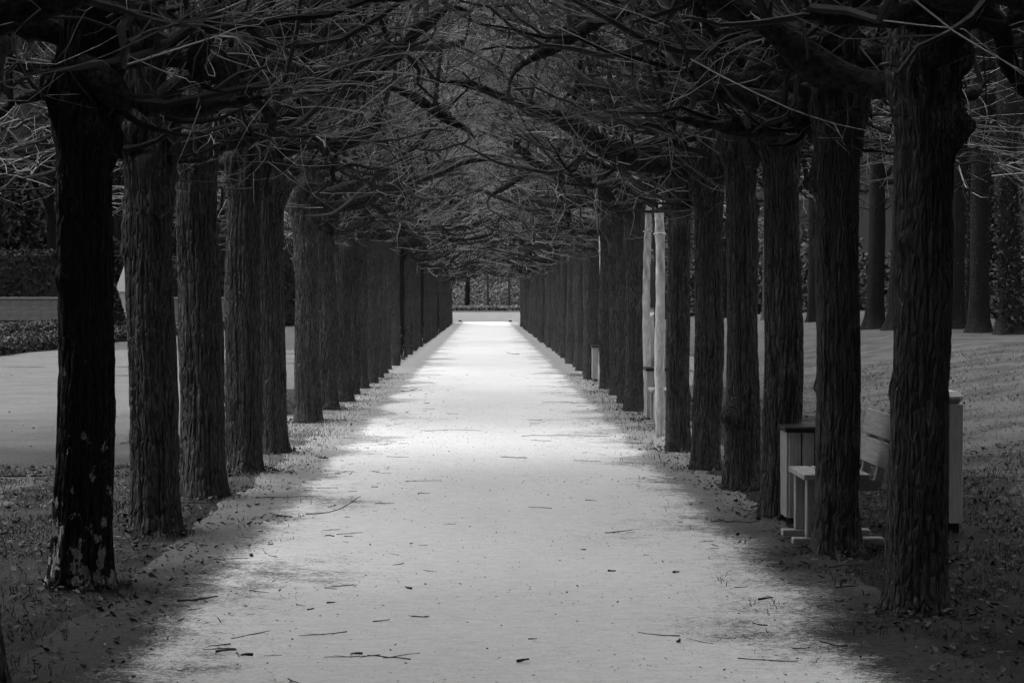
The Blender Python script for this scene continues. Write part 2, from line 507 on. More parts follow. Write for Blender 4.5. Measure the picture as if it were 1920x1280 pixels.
# ------------------------------------------------------------------ trees: limbs and twigs
def bend_path(rs, p, d, length, n, wob, lift=0.0, level=0.0):
    pts = [np.array(p, float)]
    d = np.array(d, float); d /= np.linalg.norm(d)
    st = length / (n - 1)
    for _ in range(n - 1):
        d = d + rs.normal(0, wob, 3)
        d[2] = d[2] * (1 - level) + lift
        d /= np.linalg.norm(d)
        pts.append(pts[-1] + d * st)
    return np.array(pts)

def crown_parts(seed, twigs=420, shoots=46, n_path=8, n_out=3, n_row=5, reach=3.0, z0=2.95, z1=8.2, low=2.75):
    """limbs (list of point/radius arrays) and twig batches. Local +X faces the path."""
    rs = np.random.default_rng(seed)
    limbs, br = [], []
    az = [rs.normal(0, 0.5) for _ in range(n_path)] + [math.pi + rs.normal(0, 0.5) for _ in range(n_out)]
    az += [(1 if k % 2 else -1) * math.pi / 2 + rs.normal(0, 0.35) for k in range(n_row)]
    for k, a in enumerate(az):
        onpath = k < n_path
        zz = z0 + (z1 - z0) * ((k % max(1, n_path)) / max(1, n_path)) ** 1.7 + rs.uniform(-0.1, 0.35)
        el = rs.uniform(0.15, 0.75)
        L = reach * rs.uniform(0.72, 1.1) * (1.0 if onpath else 0.62)
        P = bend_path(rs, (0.08 * math.cos(a), 0.08 * math.sin(a), zz), (math.cos(a) * math.cos(el), math.sin(a) * math.cos(el), math.sin(el)), L, 13, 0.40, 0.0, 0.24)
        P[:, 2] = np.where(P[:, 2] < low + .12, low + .12 + (P[:, 2] - low - .12) * .3, P[:, 2])
        t = np.linspace(0, 1, 13)
        rr = (rs.uniform(0.042, 0.088) * (1 - t) + rs.uniform(0.022, 0.036) * t) * (1 + 0.34 * rs.normal(0, 1, 13).clip(-0.9, 2.0) * (t > 0.1))
        limbs.append((P, rr))
        for _ in range(rs.integers(4, 7)):                      # second-order branches
            q = rs.integers(3, 13)
            d = P[q] - P[q - 1]; d /= np.linalg.norm(d)
            d = d + rs.normal(0, 0.75, 3); d[2] = d[2] * 0.8 + 0.25
            B = bend_path(rs, P[q], d, rs.uniform(0.6, 1.7), 8, 0.30, 0.0, 0.12)
            B[:, 2] = np.where(B[:, 2] < low, low + (B[:, 2] - low) * 0.3, B[:, 2])
            br.append((B, np.linspace(rs.uniform(0.014, 0.034), rs.uniform(0.005, 0.009), 8)))
    for _ in range(shoots):                                     # upright shoots
        P, _r = limbs[rs.integers(len(limbs))]; q = rs.integers(4, 13)
        d = np.array([rs.normal(0, .28), rs.normal(0, .28), 1.0])
        B = bend_path(rs, P[q], d, rs.uniform(0.8, 3.0), 8, 0.09, 0.03)
        br.append((B, np.linspace(rs.uniform(0.012, 0.03), rs.uniform(0.004, 0.007), 8)))
    src = [(P, 13) for P, _ in limbs] * 2 + [(B, 8) for B, _ in br]
    knuckles = []                                               # pollard knuckles: twigs break out in tufts there
    for _ in range(max(24, twigs // 14)):
        P, n = src[rs.integers(len(src))]; q = int(rs.integers(max(2, n // 2), n)); knuckles.append((P, q))
    T6, R6, T3, R3 = [], [], [], []
    for _ in range(twigs):
        if rs.random() < 0.62:
            P, q = knuckles[rs.integers(len(knuckles))]
        else:
            P, n = src[rs.integers(len(src))]; q = rs.integers(2, n)
        d = P[q] - P[q - 1]; d /= np.linalg.norm(d) + 1e-9
        d = d * 0.7 + rs.normal(0, 0.62, 3) + np.array([0.25, 0, 0]) * (P[-1, 0] > 0.5); d[2] = d[2] * 0.45 + rs.uniform(-0.16, 0.2)
        d /= np.linalg.norm(d)
        L = 0.25 + 1.45 * rs.random() ** 1.4
        nn, pts = 8, [P[q]]
        kink = np.cross(d, rs.normal(size=3)); kink /= np.linalg.norm(kink) + 1e-9
        lift = rs.uniform(-0.03, 0.10); curl = np.cross(d, rs.normal(size=3)) * rs.uniform(0, .17)
        for j in range(nn - 1):                                 # zigzag from bud to bud
            d = d + kink * rs.uniform(0.0, 0.17) * (1 if j % 2 else -1) + curl + rs.normal(0, 0.09, 3) * (3 if rs.random() < .12 else 1); d[2] += lift
            d /= np.linalg.norm(d); pts.append(pts[-1] + d * L / (nn - 1) * rs.uniform(.6, 1.4))
        tw = np.array(pts)
        lw = low - 0.05 + rs.uniform(-0.2, 0.25); tw[:, 2] = np.where(tw[:, 2] < lw, lw + (tw[:, 2] - lw) * rs.uniform(0.1, 0.45), tw[:, 2])
        T6.append(tw); R6.append(np.linspace(rs.uniform(0.0034, 0.0078), 0.0016, nn))
        for _ in range(rs.integers(0, 4)):
            u = rs.integers(1, nn)
            d2 = tw[u] - tw[u - 1]; d2 /= np.linalg.norm(d2) + 1e-9
            s = bend_path(rs, tw[u], d2 + rs.normal(0, 0.62, 3), rs.uniform(0.06, 0.40), 3, 0.45)
            T3.append(s); R3.append(np.array([0.0034, 0.0026, 0.0013]))
    def arch(A):                                                # the roof rises towards the middle of the path
        A = np.array(A); A[..., 2] += 0.19 * np.clip(A[..., 0] - .3, 0, 2.6) ** 1.25; return A
    return [(arch(P), r) for P, r in limbs], [(arch(B), r) for B, r in br], (arch(T6), np.array(R6)), (arch(T3), np.array(R3))

def limb_mesh(name, P, rr):
    # refine the bends a little so that limbs look gnarled and not faceted
    t = np.linspace(0, 1, len(P)); tt = np.linspace(0, 1, 30)
    Q = np.stack([np.interp(tt, t, P[:, k]) for k in range(3)], -1)
    Q[1:-1] = 0.25 * Q[:-2] + 0.5 * Q[1:-1] + 0.25 * Q[2:]
    rq = np.interp(tt, t, rr) * np.interp(tt, [0, .8, 1], [1, 1, .22])
    rq = rq * (1 + 0.22 * pn(np.stack([tt * 9 + P[0, 2] * 7, tt * 0 + P[-1, 0], tt * 0], -1)))
    b = MB(); b.tubes(Q[None], rq[None], 9)
    return b.build(name, M["limb"], True)

def crown_meshes(k, **kw):
    limbs, br, (T6, R6), (T3, R3) = crown_parts(k, **kw)
    lm = [limb_mesh("limb", P, rr) for P, rr in limbs]
    b = MB()
    b.tubes(np.array([B for B, _ in br]), np.array([r for _, r in br]), 5)
    nb_faces = sum(len(f) for f in b.F4)
    b.tubes(T6, R6, 3); b.tubes(T3, R3, 3)
    cm = b.build("crown", M["branch"], False)
    cm.materials.append(M["twig"])
    mi = np.zeros(len(cm.polygons), dtype=np.int32); mi[nb_faces:] = 1
    cm.polygons.foreach_set("material_index", mi)
    # far trees: limbs and twigs in one crown mesh
    b2 = MB()
    b2.tubes(np.array([P for P, _ in limbs]), np.array([r for _, r in limbs]), 6)
    b2.tubes(np.array([B for B, _ in br]), np.array([r for _, r in br]), 4, False)
    nl = sum(len(f) for f in b2.F4)
    b2.tubes(T6, R6 * 1.15, 3); b2.tubes(T3[::2], R3[::2] * 1.3, 3)
    fm = b2.build("far_crown", M["limb"], True)
    fm.materials.append(M["twig"])
    mi = np.zeros(len(fm.polygons), dtype=np.int32); mi[nl:] = 1
    fm.polygons.foreach_set("material_index", mi)
    return lm, cm, fm

NEAR_CROWNS = [crown_meshes(100 + k, twigs=800, shoots=45) for k in range(5)]
DENSE_CROWNS = [crown_meshes(140 + k, twigs=860, shoots=50, n_path=8, n_out=4, n_row=6) for k in range(3)]  # near crowns made thicker to deepen the foreground shade
def light_crown(seed, twigs=240, shoots=40, thick=1.9, **kw):
    """one crown mesh of fewer, thicker twigs: each far tree gets its own"""
    limbs, br, (T6, R6), (T3, R3) = crown_parts(seed, twigs=twigs, shoots=shoots, **kw)
    b = MB()
    b.tubes(np.array([P for P, _ in limbs])[:, ::2], np.array([r for _, r in limbs])[:, ::2], 5)
    i4 = [0, 2, 5, 7]
    b.tubes(np.array([B for B, _ in br])[:, i4], np.array([r for _, r in br])[:, i4], 3, False)
    nl = sum(len(f) for f in b.F4)
    b.tubes(T6[:, [0, 2, 5, 7]], R6[:, [0, 2, 5, 7]] * thick, 3)
    b.tubes(T3[::3][:, [0, 2]], R3[::3][:, [0, 2]] * thick, 3)
    me = b.build("crown", M["limb"], True)
    me.materials.append(M["twig"])
    mi = np.zeros(len(me.polygons), dtype=np.int32); mi[nl:] = 1
    me.polygons.foreach_set("material_index", mi)
    return me
BEHIND = [light_crown(2000 + k, 700, 110, 2.6, n_path=7, n_out=4, n_row=6, z0=3.7, low=3.45) for k in range(2)]  # dense out-of-view crowns, thickened to darken the foreground
UPPER_THIN = [light_crown(2150 + k, 300, 40, 2.0, n_path=5, n_out=3, n_row=5, z0=5.8, z1=9.8, low=5.4) for k in range(2)]  # sparser tops added to shade the path farther on
UPPER = [light_crown(2100 + k, 470, 60, 2.4, n_path=6, n_out=4, n_row=5, z0=5.8, z1=9.8, low=5.4) for k in range(2)]  # extra tops added above the near trees to shade path and twigs
NEAR_TRUNKS = [trunk_mesh("trunk", M["bark"], 0.19, 300 + k) for k in range(7)]
TRUNK_LICHEN = trunk_mesh("trunk", M["bark_lichen"], 0.19, 331)
TRUNK_BURL = trunk_mesh("trunk", M["bark"], 0.19, 341, knob=[(0.66, math.pi * 1.25, 0.10, 0.12)])
FAR_TRUNKS = [trunk_mesh("trunk", M["bark"], 0.19, 400 + k, 28, 60) for k in range(5)]
FAR_LICHEN = trunk_mesh("trunk", M["bark_lichen"], 0.19, 420, 28, 60)

ORD = ["first", "second", "third", "fourth", "fifth", "sixth", "seventh", "eighth", "ninth", "tenth", "eleventh", "twelfth", "thirteenth",
       "fourteenth", "fifteenth", "sixteenth", "seventeenth", "eighteenth", "nineteenth"]
TENS = {2: "twent", 3: "thirt", 4: "fort", 5: "fift", 6: "sixt"}
def ordinal(n):
    if n <= 19: return ORD[n - 1]
    t, u = divmod(n, 10)
    return TENS[t] + ("ieth" if u == 0 else "y-" + ORD[u - 1])

def avenue_tree(x, y, side, dia, label, near, k, trunk=None, tilt=None, group="lindens of the avenue"):
    t = bpy.data.objects.new("linden_tree", None); col.objects.link(t)
    t.empty_display_size = 0.3
    t.location = (x, y, float(ground_z(np.array([x]), np.array([y]))[0]))
    t.rotation_euler = tilt or (R(random.uniform(-1.3, 1.3)), R(random.uniform(-1.5, 1.5)), 0)
    tag(t, label, "tree", group)
    s = 0.94 * dia / 0.38
    tm = trunk or (NEAR_TRUNKS[k % len(NEAR_TRUNKS)] if near else FAR_TRUNKS[k % len(FAR_TRUNKS)])
    o = obj("trunk", tm, t, rot=(0, 0, 0 if trunk else random.uniform(0, 6.28)))
    o.scale = (s, s, random.uniform(0.96, 1.04))
    lm, cm, fm = NEAR_CROWNS[(k * 3 + (0 if side < 0 else 2)) % len(NEAR_CROWNS)]
    if y < 13.2: lm, cm, fm = DENSE_CROWNS[k % 3]
    rz = (0 if side < 0 else math.pi) + random.uniform(-0.3, 0.3)
    if y < 26.5 and dia > .2: obj("upper_crown", (UPPER if y < 14.5 else UPPER_THIN)[k % 2], t, rot=(0, 0, rz)).scale = (1, 1.5 if 19.5 < y < 29 else 1, 1)  # added layer above the crown that shades the path
    if near:
        ky = 1.45 if 19.5 < y < 29 else 1.0           # neighbours of a missing tree stretched to shade the gap
        for l in lm: obj("limb", l, t, rot=(0, 0, rz)).scale = (1, ky, 1)
        obj("crown", cm, t, rot=(0, 0, rz)).scale = (1, ky, 1)
    else:
        lc = light_crown(3000 + int(abs(y) * 10) + (500 if side > 0 else 0)) if y > 40 else fm if y > 13.2 else BEHIND[k % 2]
        obj("crown", lc, t, rot=(0, 0, rz))
    return t

def knot(tree, r, z, ang, size, mat):
    b = MB(); a = np.linspace(0, 2 * math.pi, 21)
    b.tubes(np.stack([0 * a, np.cos(a) * size, np.sin(a) * size * 1.15], -1)[None], (size * .42 * (1 + .2 * np.sin(3 * a)))[None], 7)
    k = obj("knot", b.build("knot", mat, True), tree, (r * math.cos(ang), r * math.sin(ang), z), (0, 0, ang))
    b = MB(); V = [(.004, 0, 0)] + [(0.004, math.cos(q) * size, math.sin(q) * size * 1.15) for q in a[:-1]]
    b.add(V, None, [(0, 1 + i, 1 + (i + 1) % 20) for i in range(20)])
    obj("knot_hole", b.build("knot_hole", M["dark_metal"]), k)

def from_photo(px, base):                     # a point on flat ground -> metres
    d = EYE * FPX / (base - 560.0)
    return (px - 910.0) * d / FPX, d

left = [(-80, 1290, .40), (151, 1098, .37), (293, 998, .365), (384, 933, .40), (457, 885, .38), (515, 850, .35), (577, 792, .37), (612, 768, .37)]
right = [(1721, 1150, .355), (1570, 1040, .325), (1463, 972, .31), (1391, 920, .315), (1323, 882, .305), (1272, 848, .29),
         (1192, 772, .32), (1175, 757, .31), (1160, 742, .31), (1140, 730, .31), (1110, 712, .31)]
spec_l = {0: "dark linden trunk cut off by the bottom left corner of the picture",
          1: "left row linden with pale lichen patches on the foot of its dark trunk",
          2: "left row linden standing right behind the lichen-spotted one",
          5: "left row linden with a bare gap behind it, its foot on the verge"}
spec_r = {0: "nearest right row linden, thick dark trunk in front of the bench",
          1: "right row linden whose trunk hides the middle of the near bench",
          2: "right row linden standing just behind the near slatted bin",
          3: "right row linden with a round burl low on its trunk",
          5: "right row linden just in front of the two pale stakes",
          6: "right row linden just behind the two pale stakes",
          10: "right row linden with a dark round knot hole high on its trunk"}
n = 0
for k, (px, by, dia) in enumerate(left):
    x, y = from_photo(px, by)
    avenue_tree(x, y, -1, dia, spec_l.get(k, f"dark ridged linden, {ordinal(k + 1)} from the front in the left row"), True, k,
                TRUNK_LICHEN if k == 1 else None, (0, R(0.9), 0) if k == 1 else (0, R(-1.2), 0) if k == 0 else None)
y = from_photo(612, 768)[1]; k = len(left)
while y < 127:
    y += random.uniform(2.15, 2.5)
    t = avenue_tree(-2.40 + random.uniform(-.06, .06), y, -1, random.uniform(.35, .40), f"dark ridged linden, {ordinal(k + 1)} from the front in the left row",
                y < 36, k, FAR_LICHEN if k in (17, 20, 24, 33) else None); k += 1
    if 33 < y < 35.5: knot(t, 0.17, 2.4, -math.pi * 0.5 + 0.5, 0.045, M["bark_pale"])
for k, (px, by, dia) in enumerate(right):
    x, y = from_photo(px, by)
    t = avenue_tree(x, y, 1, dia, spec_r.get(k, f"slim ridged linden, {ordinal(k + 1)} from the front in the right row"), True, k + 3,
                TRUNK_BURL if k == 3 else None, (0, R(1.0), 0) if k == 0 else (0, 0, 0) if k in (5, 6) else None)
    if k == 10: knot(t, 0.145, 2.75, -math.pi * 0.5 - 0.15, 0.055, M["bark_pale"])
y = from_photo(1110, 712)[1]; k = len(right)
while y < 118:
    y += random.uniform(2.15, 2.5)
    avenue_tree(2.33 + random.uniform(-.06, .06), y, 1, random.uniform(.30, .36), f"slim ridged linden, {ordinal(k + 1)} from the front in the right row", False, k); k += 1
# avenue continued unseen behind the viewer, its crowns thickened to shade the foreground
for sgn, ylist in ((-1, (5.7, 3.3, 0.9, -1.6, -4.1, -6.6)), (1, (7.2, 4.7, 2.3, -0.2, -2.7, -5.2, -7.7))):
    for y in ylist:
        t = avenue_tree(sgn * 2.38, y, sgn, .37, "unseen avenue linden added beside the viewer for its shade", False, int(y * 3) % 7, group="unseen lindens added for shade")

# unseen yews added on both sides of the viewer to shade the foreground
def old_yew(x, y, r, h, seed):
    rs = np.random.default_rng(seed); n = 9000
    t = bpy.data.objects.new("yew_tree", None); col.objects.link(t); t.location = (x, y, float(ground_z(np.array([x]), np.array([y]))[0]))
    b = MB(); zz = np.linspace(-.1, h * .8, 9)
    b.tubes(np.stack([.1 * np.sin(zz), .1 * np.cos(zz * .7), zz], -1)[None], np.linspace(.3, .05, 9)[None], 10)
    obj("trunk", b.build("trunk", M["limb"], True), t)
    u = rs.random(n); a = rs.random(n) * 6.283
    prof = r * np.sin(np.clip(u * .93 + .07, 0, 1) * math.pi) ** .55
    rr = prof * rs.random(n) ** .35 * (1 + .35 * pn(np.stack([np.cos(a) * 1.6, np.sin(a) * 1.6, u * 5 + seed], -1)))
    P = np.stack([rr * np.cos(a), rr * np.sin(a), .6 + u * (h - .6)], -1)
    A = rs.normal(size=(n, 3)); A /= np.linalg.norm(A, axis=1)[:, None]; B = np.cross(A, rs.normal(size=(n, 3))); B /= np.linalg.norm(B, axis=1)[:, None]
    s_ = .17 * rs.uniform(.6, 1.4, (n, 1))
    Q = np.stack([P - A * s_, P + B * s_ * .5, P + A * s_, P - B * s_ * .5], 1).reshape(-1, 3)
    obj("crown", mesh_from("crown", Q, np.arange(n * 4).reshape(-1, 4), M["yew"]), t)
    return tag(t, "dark yew added unseen beside the viewer to shade the foreground", "tree", "yews added for shade")
for i, (x_, y_, r_, h_) in enumerate(((-6.3, 9.5, 2.3, 7.5), (-6.0, 5.0, 2.4, 8.0), (-5.6, 0.5, 2.4, 8.0), (-5.0, -4.5, 2.5, 8.5), (6.9, 11.0, 2.2, 7.5), (6.2, 6.8, 2.3, 8.0),
                                      (5.8, 2.2, 2.4, 8.0), (5.2, -2.6, 2.4, 8.5), (-2.0, -7.5, 2.5, 8.5), (2.4, -8.0, 2.5, 8.5))):
    old_yew(x_, y_, r_, h_, 70 + i)

# ------------------------------------------------------------------ bench, bins, stakes
def bench():
    t = bpy.data.objects.new("bench", None); col.objects.link(t)
    # local: +x away from the path, y along it (0 = far end, negative towards the viewer), z up
    L = 0.64
    for k in range(3):
        b = MB(); b.box(0.0 + k * 0.155, 0.145 + k * 0.155, -L, 0, 0.455, 0.495, 0.006)
        obj("seat_slat", b.build("seat_slat", M["wood"]), t)
    for k, (xx, zz) in enumerate(((0.515, 0.635), (0.556, 0.822))):
        b = MB(); b.box(-0.018, 0.018, -L - .3, 0, -0.085, 0.085, 0.006)
        obj("back_slat", b.build("back_slat", M["wood"]), t, (xx, 0, zz), (0, R(12), 0))
    for y0 in (-0.12, -L + 0.06):
        for xx in (0.03, 0.27):
            b = MB(); b.box(xx, xx + 0.07, y0, y0 + 0.07, 0.06, 0.453, 0.006)
            obj("leg", b.build("leg", M["wood_v"]), t)
        b = MB(); b.box(-0.06, 0.56, y0 - 0.01, y0 + 0.08, 0.012, 0.058, 0.006); obj("foot_beam", b.build("foot_beam", M["wood"]), t)
        b = MB(); b.box(0.06, 0.52, y0 + 0.01, y0 + 0.06, 0.375, 0.452, 0.004); obj("cross_rail", b.build("cross_rail", M["wood"]), t)
        b = MB(); b.box(-0.03, 0.03, y0 + 0.01, y0 + 0.06, 0.0, 0.48, 0.005)
        obj("back_support", b.build("back_support", M["wood_v"]), t, (0.515, 0, 0.40), (0, R(12), 0))
    return t

b1 = bench()
x, y = from_photo(1480, 1011)
b1.location = (2.15, y, 0.02)
tag(b1, "weathered wooden bench half hidden behind the two nearest right trunks", "bench", "benches along the right row")
b2 = copy_tree(b1); b2.location = (2.18, 25.0, 0.02)
tag(b2, "wooden bench partly hidden behind the pale stakes", "bench")

def bin_(w=0.50, h=0.74):
    t = bpy.data.objects.new("litter_bin", None); col.objects.link(t)
    n = 5; pw = w / n
    b = MB(); b.box(0.02, w - 0.02, 0.02, w - 0.02, 0.03, h - 0.06); obj("liner", b.build("liner", M["dark_metal"]), t)
    for k in range(n):
        for side in range(4):
            b = MB(); b.box(-pw / 2 + 0.006, pw / 2 - 0.006, -0.012, 0.012, 0.05, h - 0.045, 0.003)
            me = b.build("slat", M["wood_v"])
            c = (k + 0.5) * pw
            loc, rz = [((c, 0, 0), 0), ((c, w, 0), 0), ((0, c, 0), R(90)), ((w, c, 0), R(90))][side]
            obj("slat", me, t, loc, (0, 0, rz))
    b = MB(); b.box(-0.03, w + 0.03, -0.03, w + 0.03, h - 0.043, h, 0.008); obj("lid", b.build("lid", M["dark_metal"]), t)
    b = MB(); b.box(0.03, w - 0.03, 0.03, w - 0.03, 0.0, 0.05); obj("base", b.build("base", M["dark_metal"]), t)
    return t
c1 = bin_(); c1.location = (2.28, 14.0, 0.0)
tag(c1, "wooden slatted litter bin with dark lid at the far end of the near bench", "litter bin", "litter bins along the right row")
c2 = copy_tree(c1); c2.location = (2.26, 25.9, 0.0); tag(c2, "slatted litter bin glimpsed between the two pale stakes", "litter bin")
c3 = copy_tree(c1); c3.location = (2.22, 38.3, 0.0); tag(c3, "farthest slatted litter bin, a pale strip beside a right row trunk", "litter bin")

def tall_box():
    t = bpy.data.objects.new("wooden_cabinet", None); col.objects.link(t)
    w, d, h = 0.43, 0.42, 1.0
    for k in range(4):
        pw = w / 4
        b = MB(); b.box(k * pw + 0.004, (k + 1) * pw - 0.004, 0, 0.03, 0.05, h - 0.09, 0.004); obj("panel", b.build("panel", M["pale_wood"]), t)
    for xx in (0, w - 0.03):
        b = MB(); b.box(xx, xx + 0.03, 0.032, d, 0.05, h - 0.09, 0.004); obj("side_panel", b.build("side_panel", M["pale_wood"]), t)
    b = MB(); b.box(0.031, w - 0.031, d - 0.03, d, 0.05, h - 0.09, 0.004); obj("back_panel", b.build("back_panel", M["pale_wood"]), t)
    b = MB(); b.box(-0.004, w + 0.004, -0.004, d + 0.004, h - 0.088, h, 0.035); obj("lid", b.build("lid", M["pale_wood"]), t)
    b = MB(); b.box(0.02, w - 0.02, 0.035, d - 0.035, -0.05, 0.048); obj("plinth", b.build("plinth", M["dark_metal"]), t)
    return t
k1 = tall_box(); k1.location = (3.02, 13.4, 0.03)
tag(k1, "tall pale wooden box with rounded lid right of the nearest right trunk", "box")

def stake(x, y, h, r, lean, label, tie=False):
    t = bpy.data.objects.new("tree_stake", None); col.objects.link(t)
    t.location = (x, y, 0); tag(t, label, "stake", "pale tree stakes")
    rs = np.random.default_rng(int(y * 10))
    zz = np.linspace(-0.1, h, 26)
    P = np.stack([lean * zz / h + 0.02 * np.sin(zz * 1.6 + y), 0.015 * np.cos(zz * 1.3), zz], -1)
    rr = r * (1 - 0.12 * zz / h) * (1 + 0.05 * rs.normal(0, 1, 26))
    rr[-2:] *= (1.0, 0.8)
    rr = rr * (1 + 0.22 * pn(np.stack([zz * 3 + y, 0 * zz, 0 * zz], -1)))
    b = MB(); b.tubes(P[None], rr[None], 14); b.add(np.concatenate([P[-1:] + [0.03, 0, 0.09 if r > .056 else 0.005], b.V[0][-14:]]), None, [(0, 1 + q, 1 + (q + 1) % 14) for q in range(14)]); obj("pole", b.build("pole", M["pole"], True), t)
    b = MB(); a = np.linspace(0, 2 * math.pi, 17)
    Q = np.stack([P[22, 0] + (r + .004) * np.cos(a), P[22, 1] + (r + .004) * np.sin(a), np.full(17, zz[22])], -1)
    b.tubes(Q[None], np.full((1, 17), 0.012), 5); obj("strap", b.build("strap", M["pole"], True), t)
    return t
x = (1242 - 910) * 23.0 / FPX
stake(x, 23.0, 2.85, 0.064, -0.06, "thicker pale peeled timber stake, right one of the pair")
x = (1213 - 910) * 27.0 / FPX
stake(x, 27.0, 3.05, 0.058, 0.02, "slender pale timber stake, left one of the pair")
stake((1126 - 910) * 36.6 / FPX, 36.6, 3.0, 0.035, 0.0, "farthest pale stake, a thin bright line beside a right row trunk")

avenue_tree((1226 - 910) * 25.6 / FPX + .06, 25.6, 1, .13, "slim young linden trunk tied between the two pale stakes", True, 4, tilt=(0, 0, 0))  # trunk inferred from the stakes; full crown added to shade the gap

# ------------------------------------------------------------------ left side: box hedges, wall, yew cone, statue housing
def leaf_shell(V_fn, count, size, rs, mat, name, jitter=0.05):
    """count small leaf faces over a surface given by V_fn(u, v) -> point, normal"""
    P, N = V_fn(rs, count)
    P = P + N * rs.normal(0, jitter, (count, 1))
    A = rs.normal(size=(count, 3)); A /= np.linalg.norm(A, axis=1)[:, None]
    Bv = np.cross(A, rs.normal(size=(count, 3))); Bv /= np.linalg.norm(Bv, axis=1)[:, None]
    s = size * rs.uniform(0.6, 1.3, (count, 1))
    Q = np.stack([P - A * s, P + Bv * s * 0.5, P + A * s, P - Bv * s * 0.5], 1).reshape(-1, 3)
    F = np.arange(count * 4).reshape(-1, 4)
    return Q, F

def box_surface(x0, x1, y0, y1, z0, z1):
    def fn(rs, n):
        dx, dy, dz = x1 - x0, y1 - y0, z1 - z0
        areas = np.array([dx * dy, dx * dz, dx * dz, dy * dz, dy * dz]); areas /= areas.sum()
        f = rs.choice(5, n, p=areas); u, v = rs.random(n), rs.random(n)
        P = np.zeros((n, 3)); N = np.zeros((n, 3))
        for k in range(5):
            m = f == k
            if k == 0: P[m] = np.stack([x0 + u[m] * dx, y0 + v[m] * dy, np.full(m.sum(), z1)], -1); N[m] = (0, 0, 1)
            elif k in (1, 2): P[m] = np.stack([x0 + u[m] * dx, np.full(m.sum(), y0 if k == 1 else y1), z0 + v[m] * dz], -1); N[m] = (0, -1 if k == 1 else 1, 0)
            else: P[m] = np.stack([np.full(m.sum(), x0 if k == 3 else x1), y0 + u[m] * dy, z0 + v[m] * dz], -1); N[m] = (-1 if k == 3 else 1, 0, 0)
        return P, N
    return fn

def hedge(name, x0, x1, y0, y1, z0, z1, mat, size, dens, label, cat="hedge", group=None, seed=1):
    rs = np.random.default_rng(seed)
    area = (x1 - x0) * (y1 - y0) + 2 * (z1 - z0) * (x1 - x0 + y1 - y0)
    n = int(area * dens)
    t = bpy.data.objects.new(name, None); col.objects.link(t)
    t.location = ((x0 + x1) / 2, (y0 + y1) / 2, z0)
    cx, cy, cz = t.location
    e = size * 0.6
    b = MB(); b.box(x0 + e - cx, x1 - e - cx, y0 + e - cy, y1 - e - cy, -0.05, z1 - e - cz, min(0.08, size))
    obj("inner_branches", b.build("inner_branches", M["limb"]), t)
    Q, F = leaf_shell(box_surface(x0 - cx, x1 - cx, y0 - cy, y1 - cy, 0.0, z1 - cz), n, size, rs, mat, name, size * 0.6)
    # uneven clipping
    Q[:, 2] += 0.05 * pn(Q * np.array([1.4, 1.4, 0]) + 5) * (Q[:, 2] > 0.2)
    obj("foliage", mesh_from("foliage", Q, F, mat), t)
    tag(t, label, cat, group)
    return t

hedge("box_hedge", -15.6, -14.4, 50, 118, 0, 0.46, M["box_leaf"], 0.07, 260, "low clipped box hedge along the gravel court, nearest one", group="low box hedges", seed=3)
hedge("box_hedge", -19.6, -18.3, 52, 100, 0, 0.62, M["box_leaf"], 0.08, 200, "low clipped box hedge behind the nearest one on the left", group="low box hedges", seed=4)

# garden wall built of stone blocks with coping
def garden_wall(y, xa, xb, z0, z1, label):
    t = bpy.data.objects.new("garden_wall", None); col.objects.link(t); t.location = (xa, y, 0)
    bl = MB(); bl.box(0, 1.194, 0, 0.35, 0, (z1 - z0 - 0.16) / 2 - 0.004, 0.008); blk = bl.build("stone_block", M["stone"])
    cp = MB(); cp.box(0, 1.19, -0.06, 0.41, 0, 0.15, 0.02); cop = cp.build("coping_stone", M["stone"])
    nn = int((xb - xa) / 1.2)
    for r in range(2):
        for i in range(nn):
            obj("stone_block", blk, t, ((i + (0.5 if r else 0)) * 1.2, random.uniform(-.004, .004), z0 + r * (z1 - z0 - 0.16) / 2))
    for i in range(nn): obj("coping_stone", cop, t, (i * 1.2, 0, z1 - 0.155))
    tag(t, label, "wall")
garden_wall(108, -46, -14, 0.45, 1.80, "long pale stone terrace wall across the left background")

def basin():
    V, F = grid(np.linspace(-44, -20.5, 4), np.linspace(101, 107.8, 4), lambda a, b: 0 * a + 0.30)
    m, nt, bs = new_mat("dark_water"); bs.inputs["Base Color"].default_value = (.01, .01, .01, 1); bs.inputs["Roughness"].default_value = 0.12
    tag(obj("water", mesh_from("water", V, F, m)), kind="structure")
basin()
hedge("basin_hedge", -46, -14, 99.4, 100.6, 0, 0.42, M["yew"], 0.09, 150, "dark low hedge at the foot of the pale terrace wall", seed=8)

def yew_cone(x, y, r, h, label):
    rs = np.random.default_rng(5)
    t = bpy.data.objects.new("yew_cone", None); col.objects.link(t); t.location = (x, y, 0)
    def fn(rs, n):
        u = 1 - np.sqrt(rs.random(n)); a = rs.random(n) * 2 * math.pi
        rr = r * (1 - u)
        N = np.stack([np.cos(a), np.sin(a), np.full(n, r / h)], -1)
        return np.stack([rr * np.cos(a), rr * np.sin(a), 0.12 + h * u], -1), N
    Q, F = leaf_shell(fn, 7000, 0.09, rs, M["yew"], "foliage", 0.03)
    obj("foliage", mesh_from("foliage", Q, F, M["yew"]), t)
    b = MB(); zz = np.linspace(0.1, h * 0.96, 8); b.tubes(np.stack([0 * zz, 0 * zz, zz], -1)[None], (r * (1 - zz / h) * 0.95)[None], 16)
    obj("inner_branches", b.build("inner_branches", M["limb"], True), t)
    b = MB(); b.tubes(np.array([[[0, 0, -.1], [0, 0, .1], [0, 0, .3]]]), np.array([[.12, .11, .1]]), 8); obj("trunk", b.build("trunk", M["limb"], True), t)
    tag(t, label, "topiary")
x = (194 - 910) * 85 / FPX
yew_cone(x, 85, 1.18, 4.1, "dark clipped yew cone partly hidden by the lichen-spotted trunk")

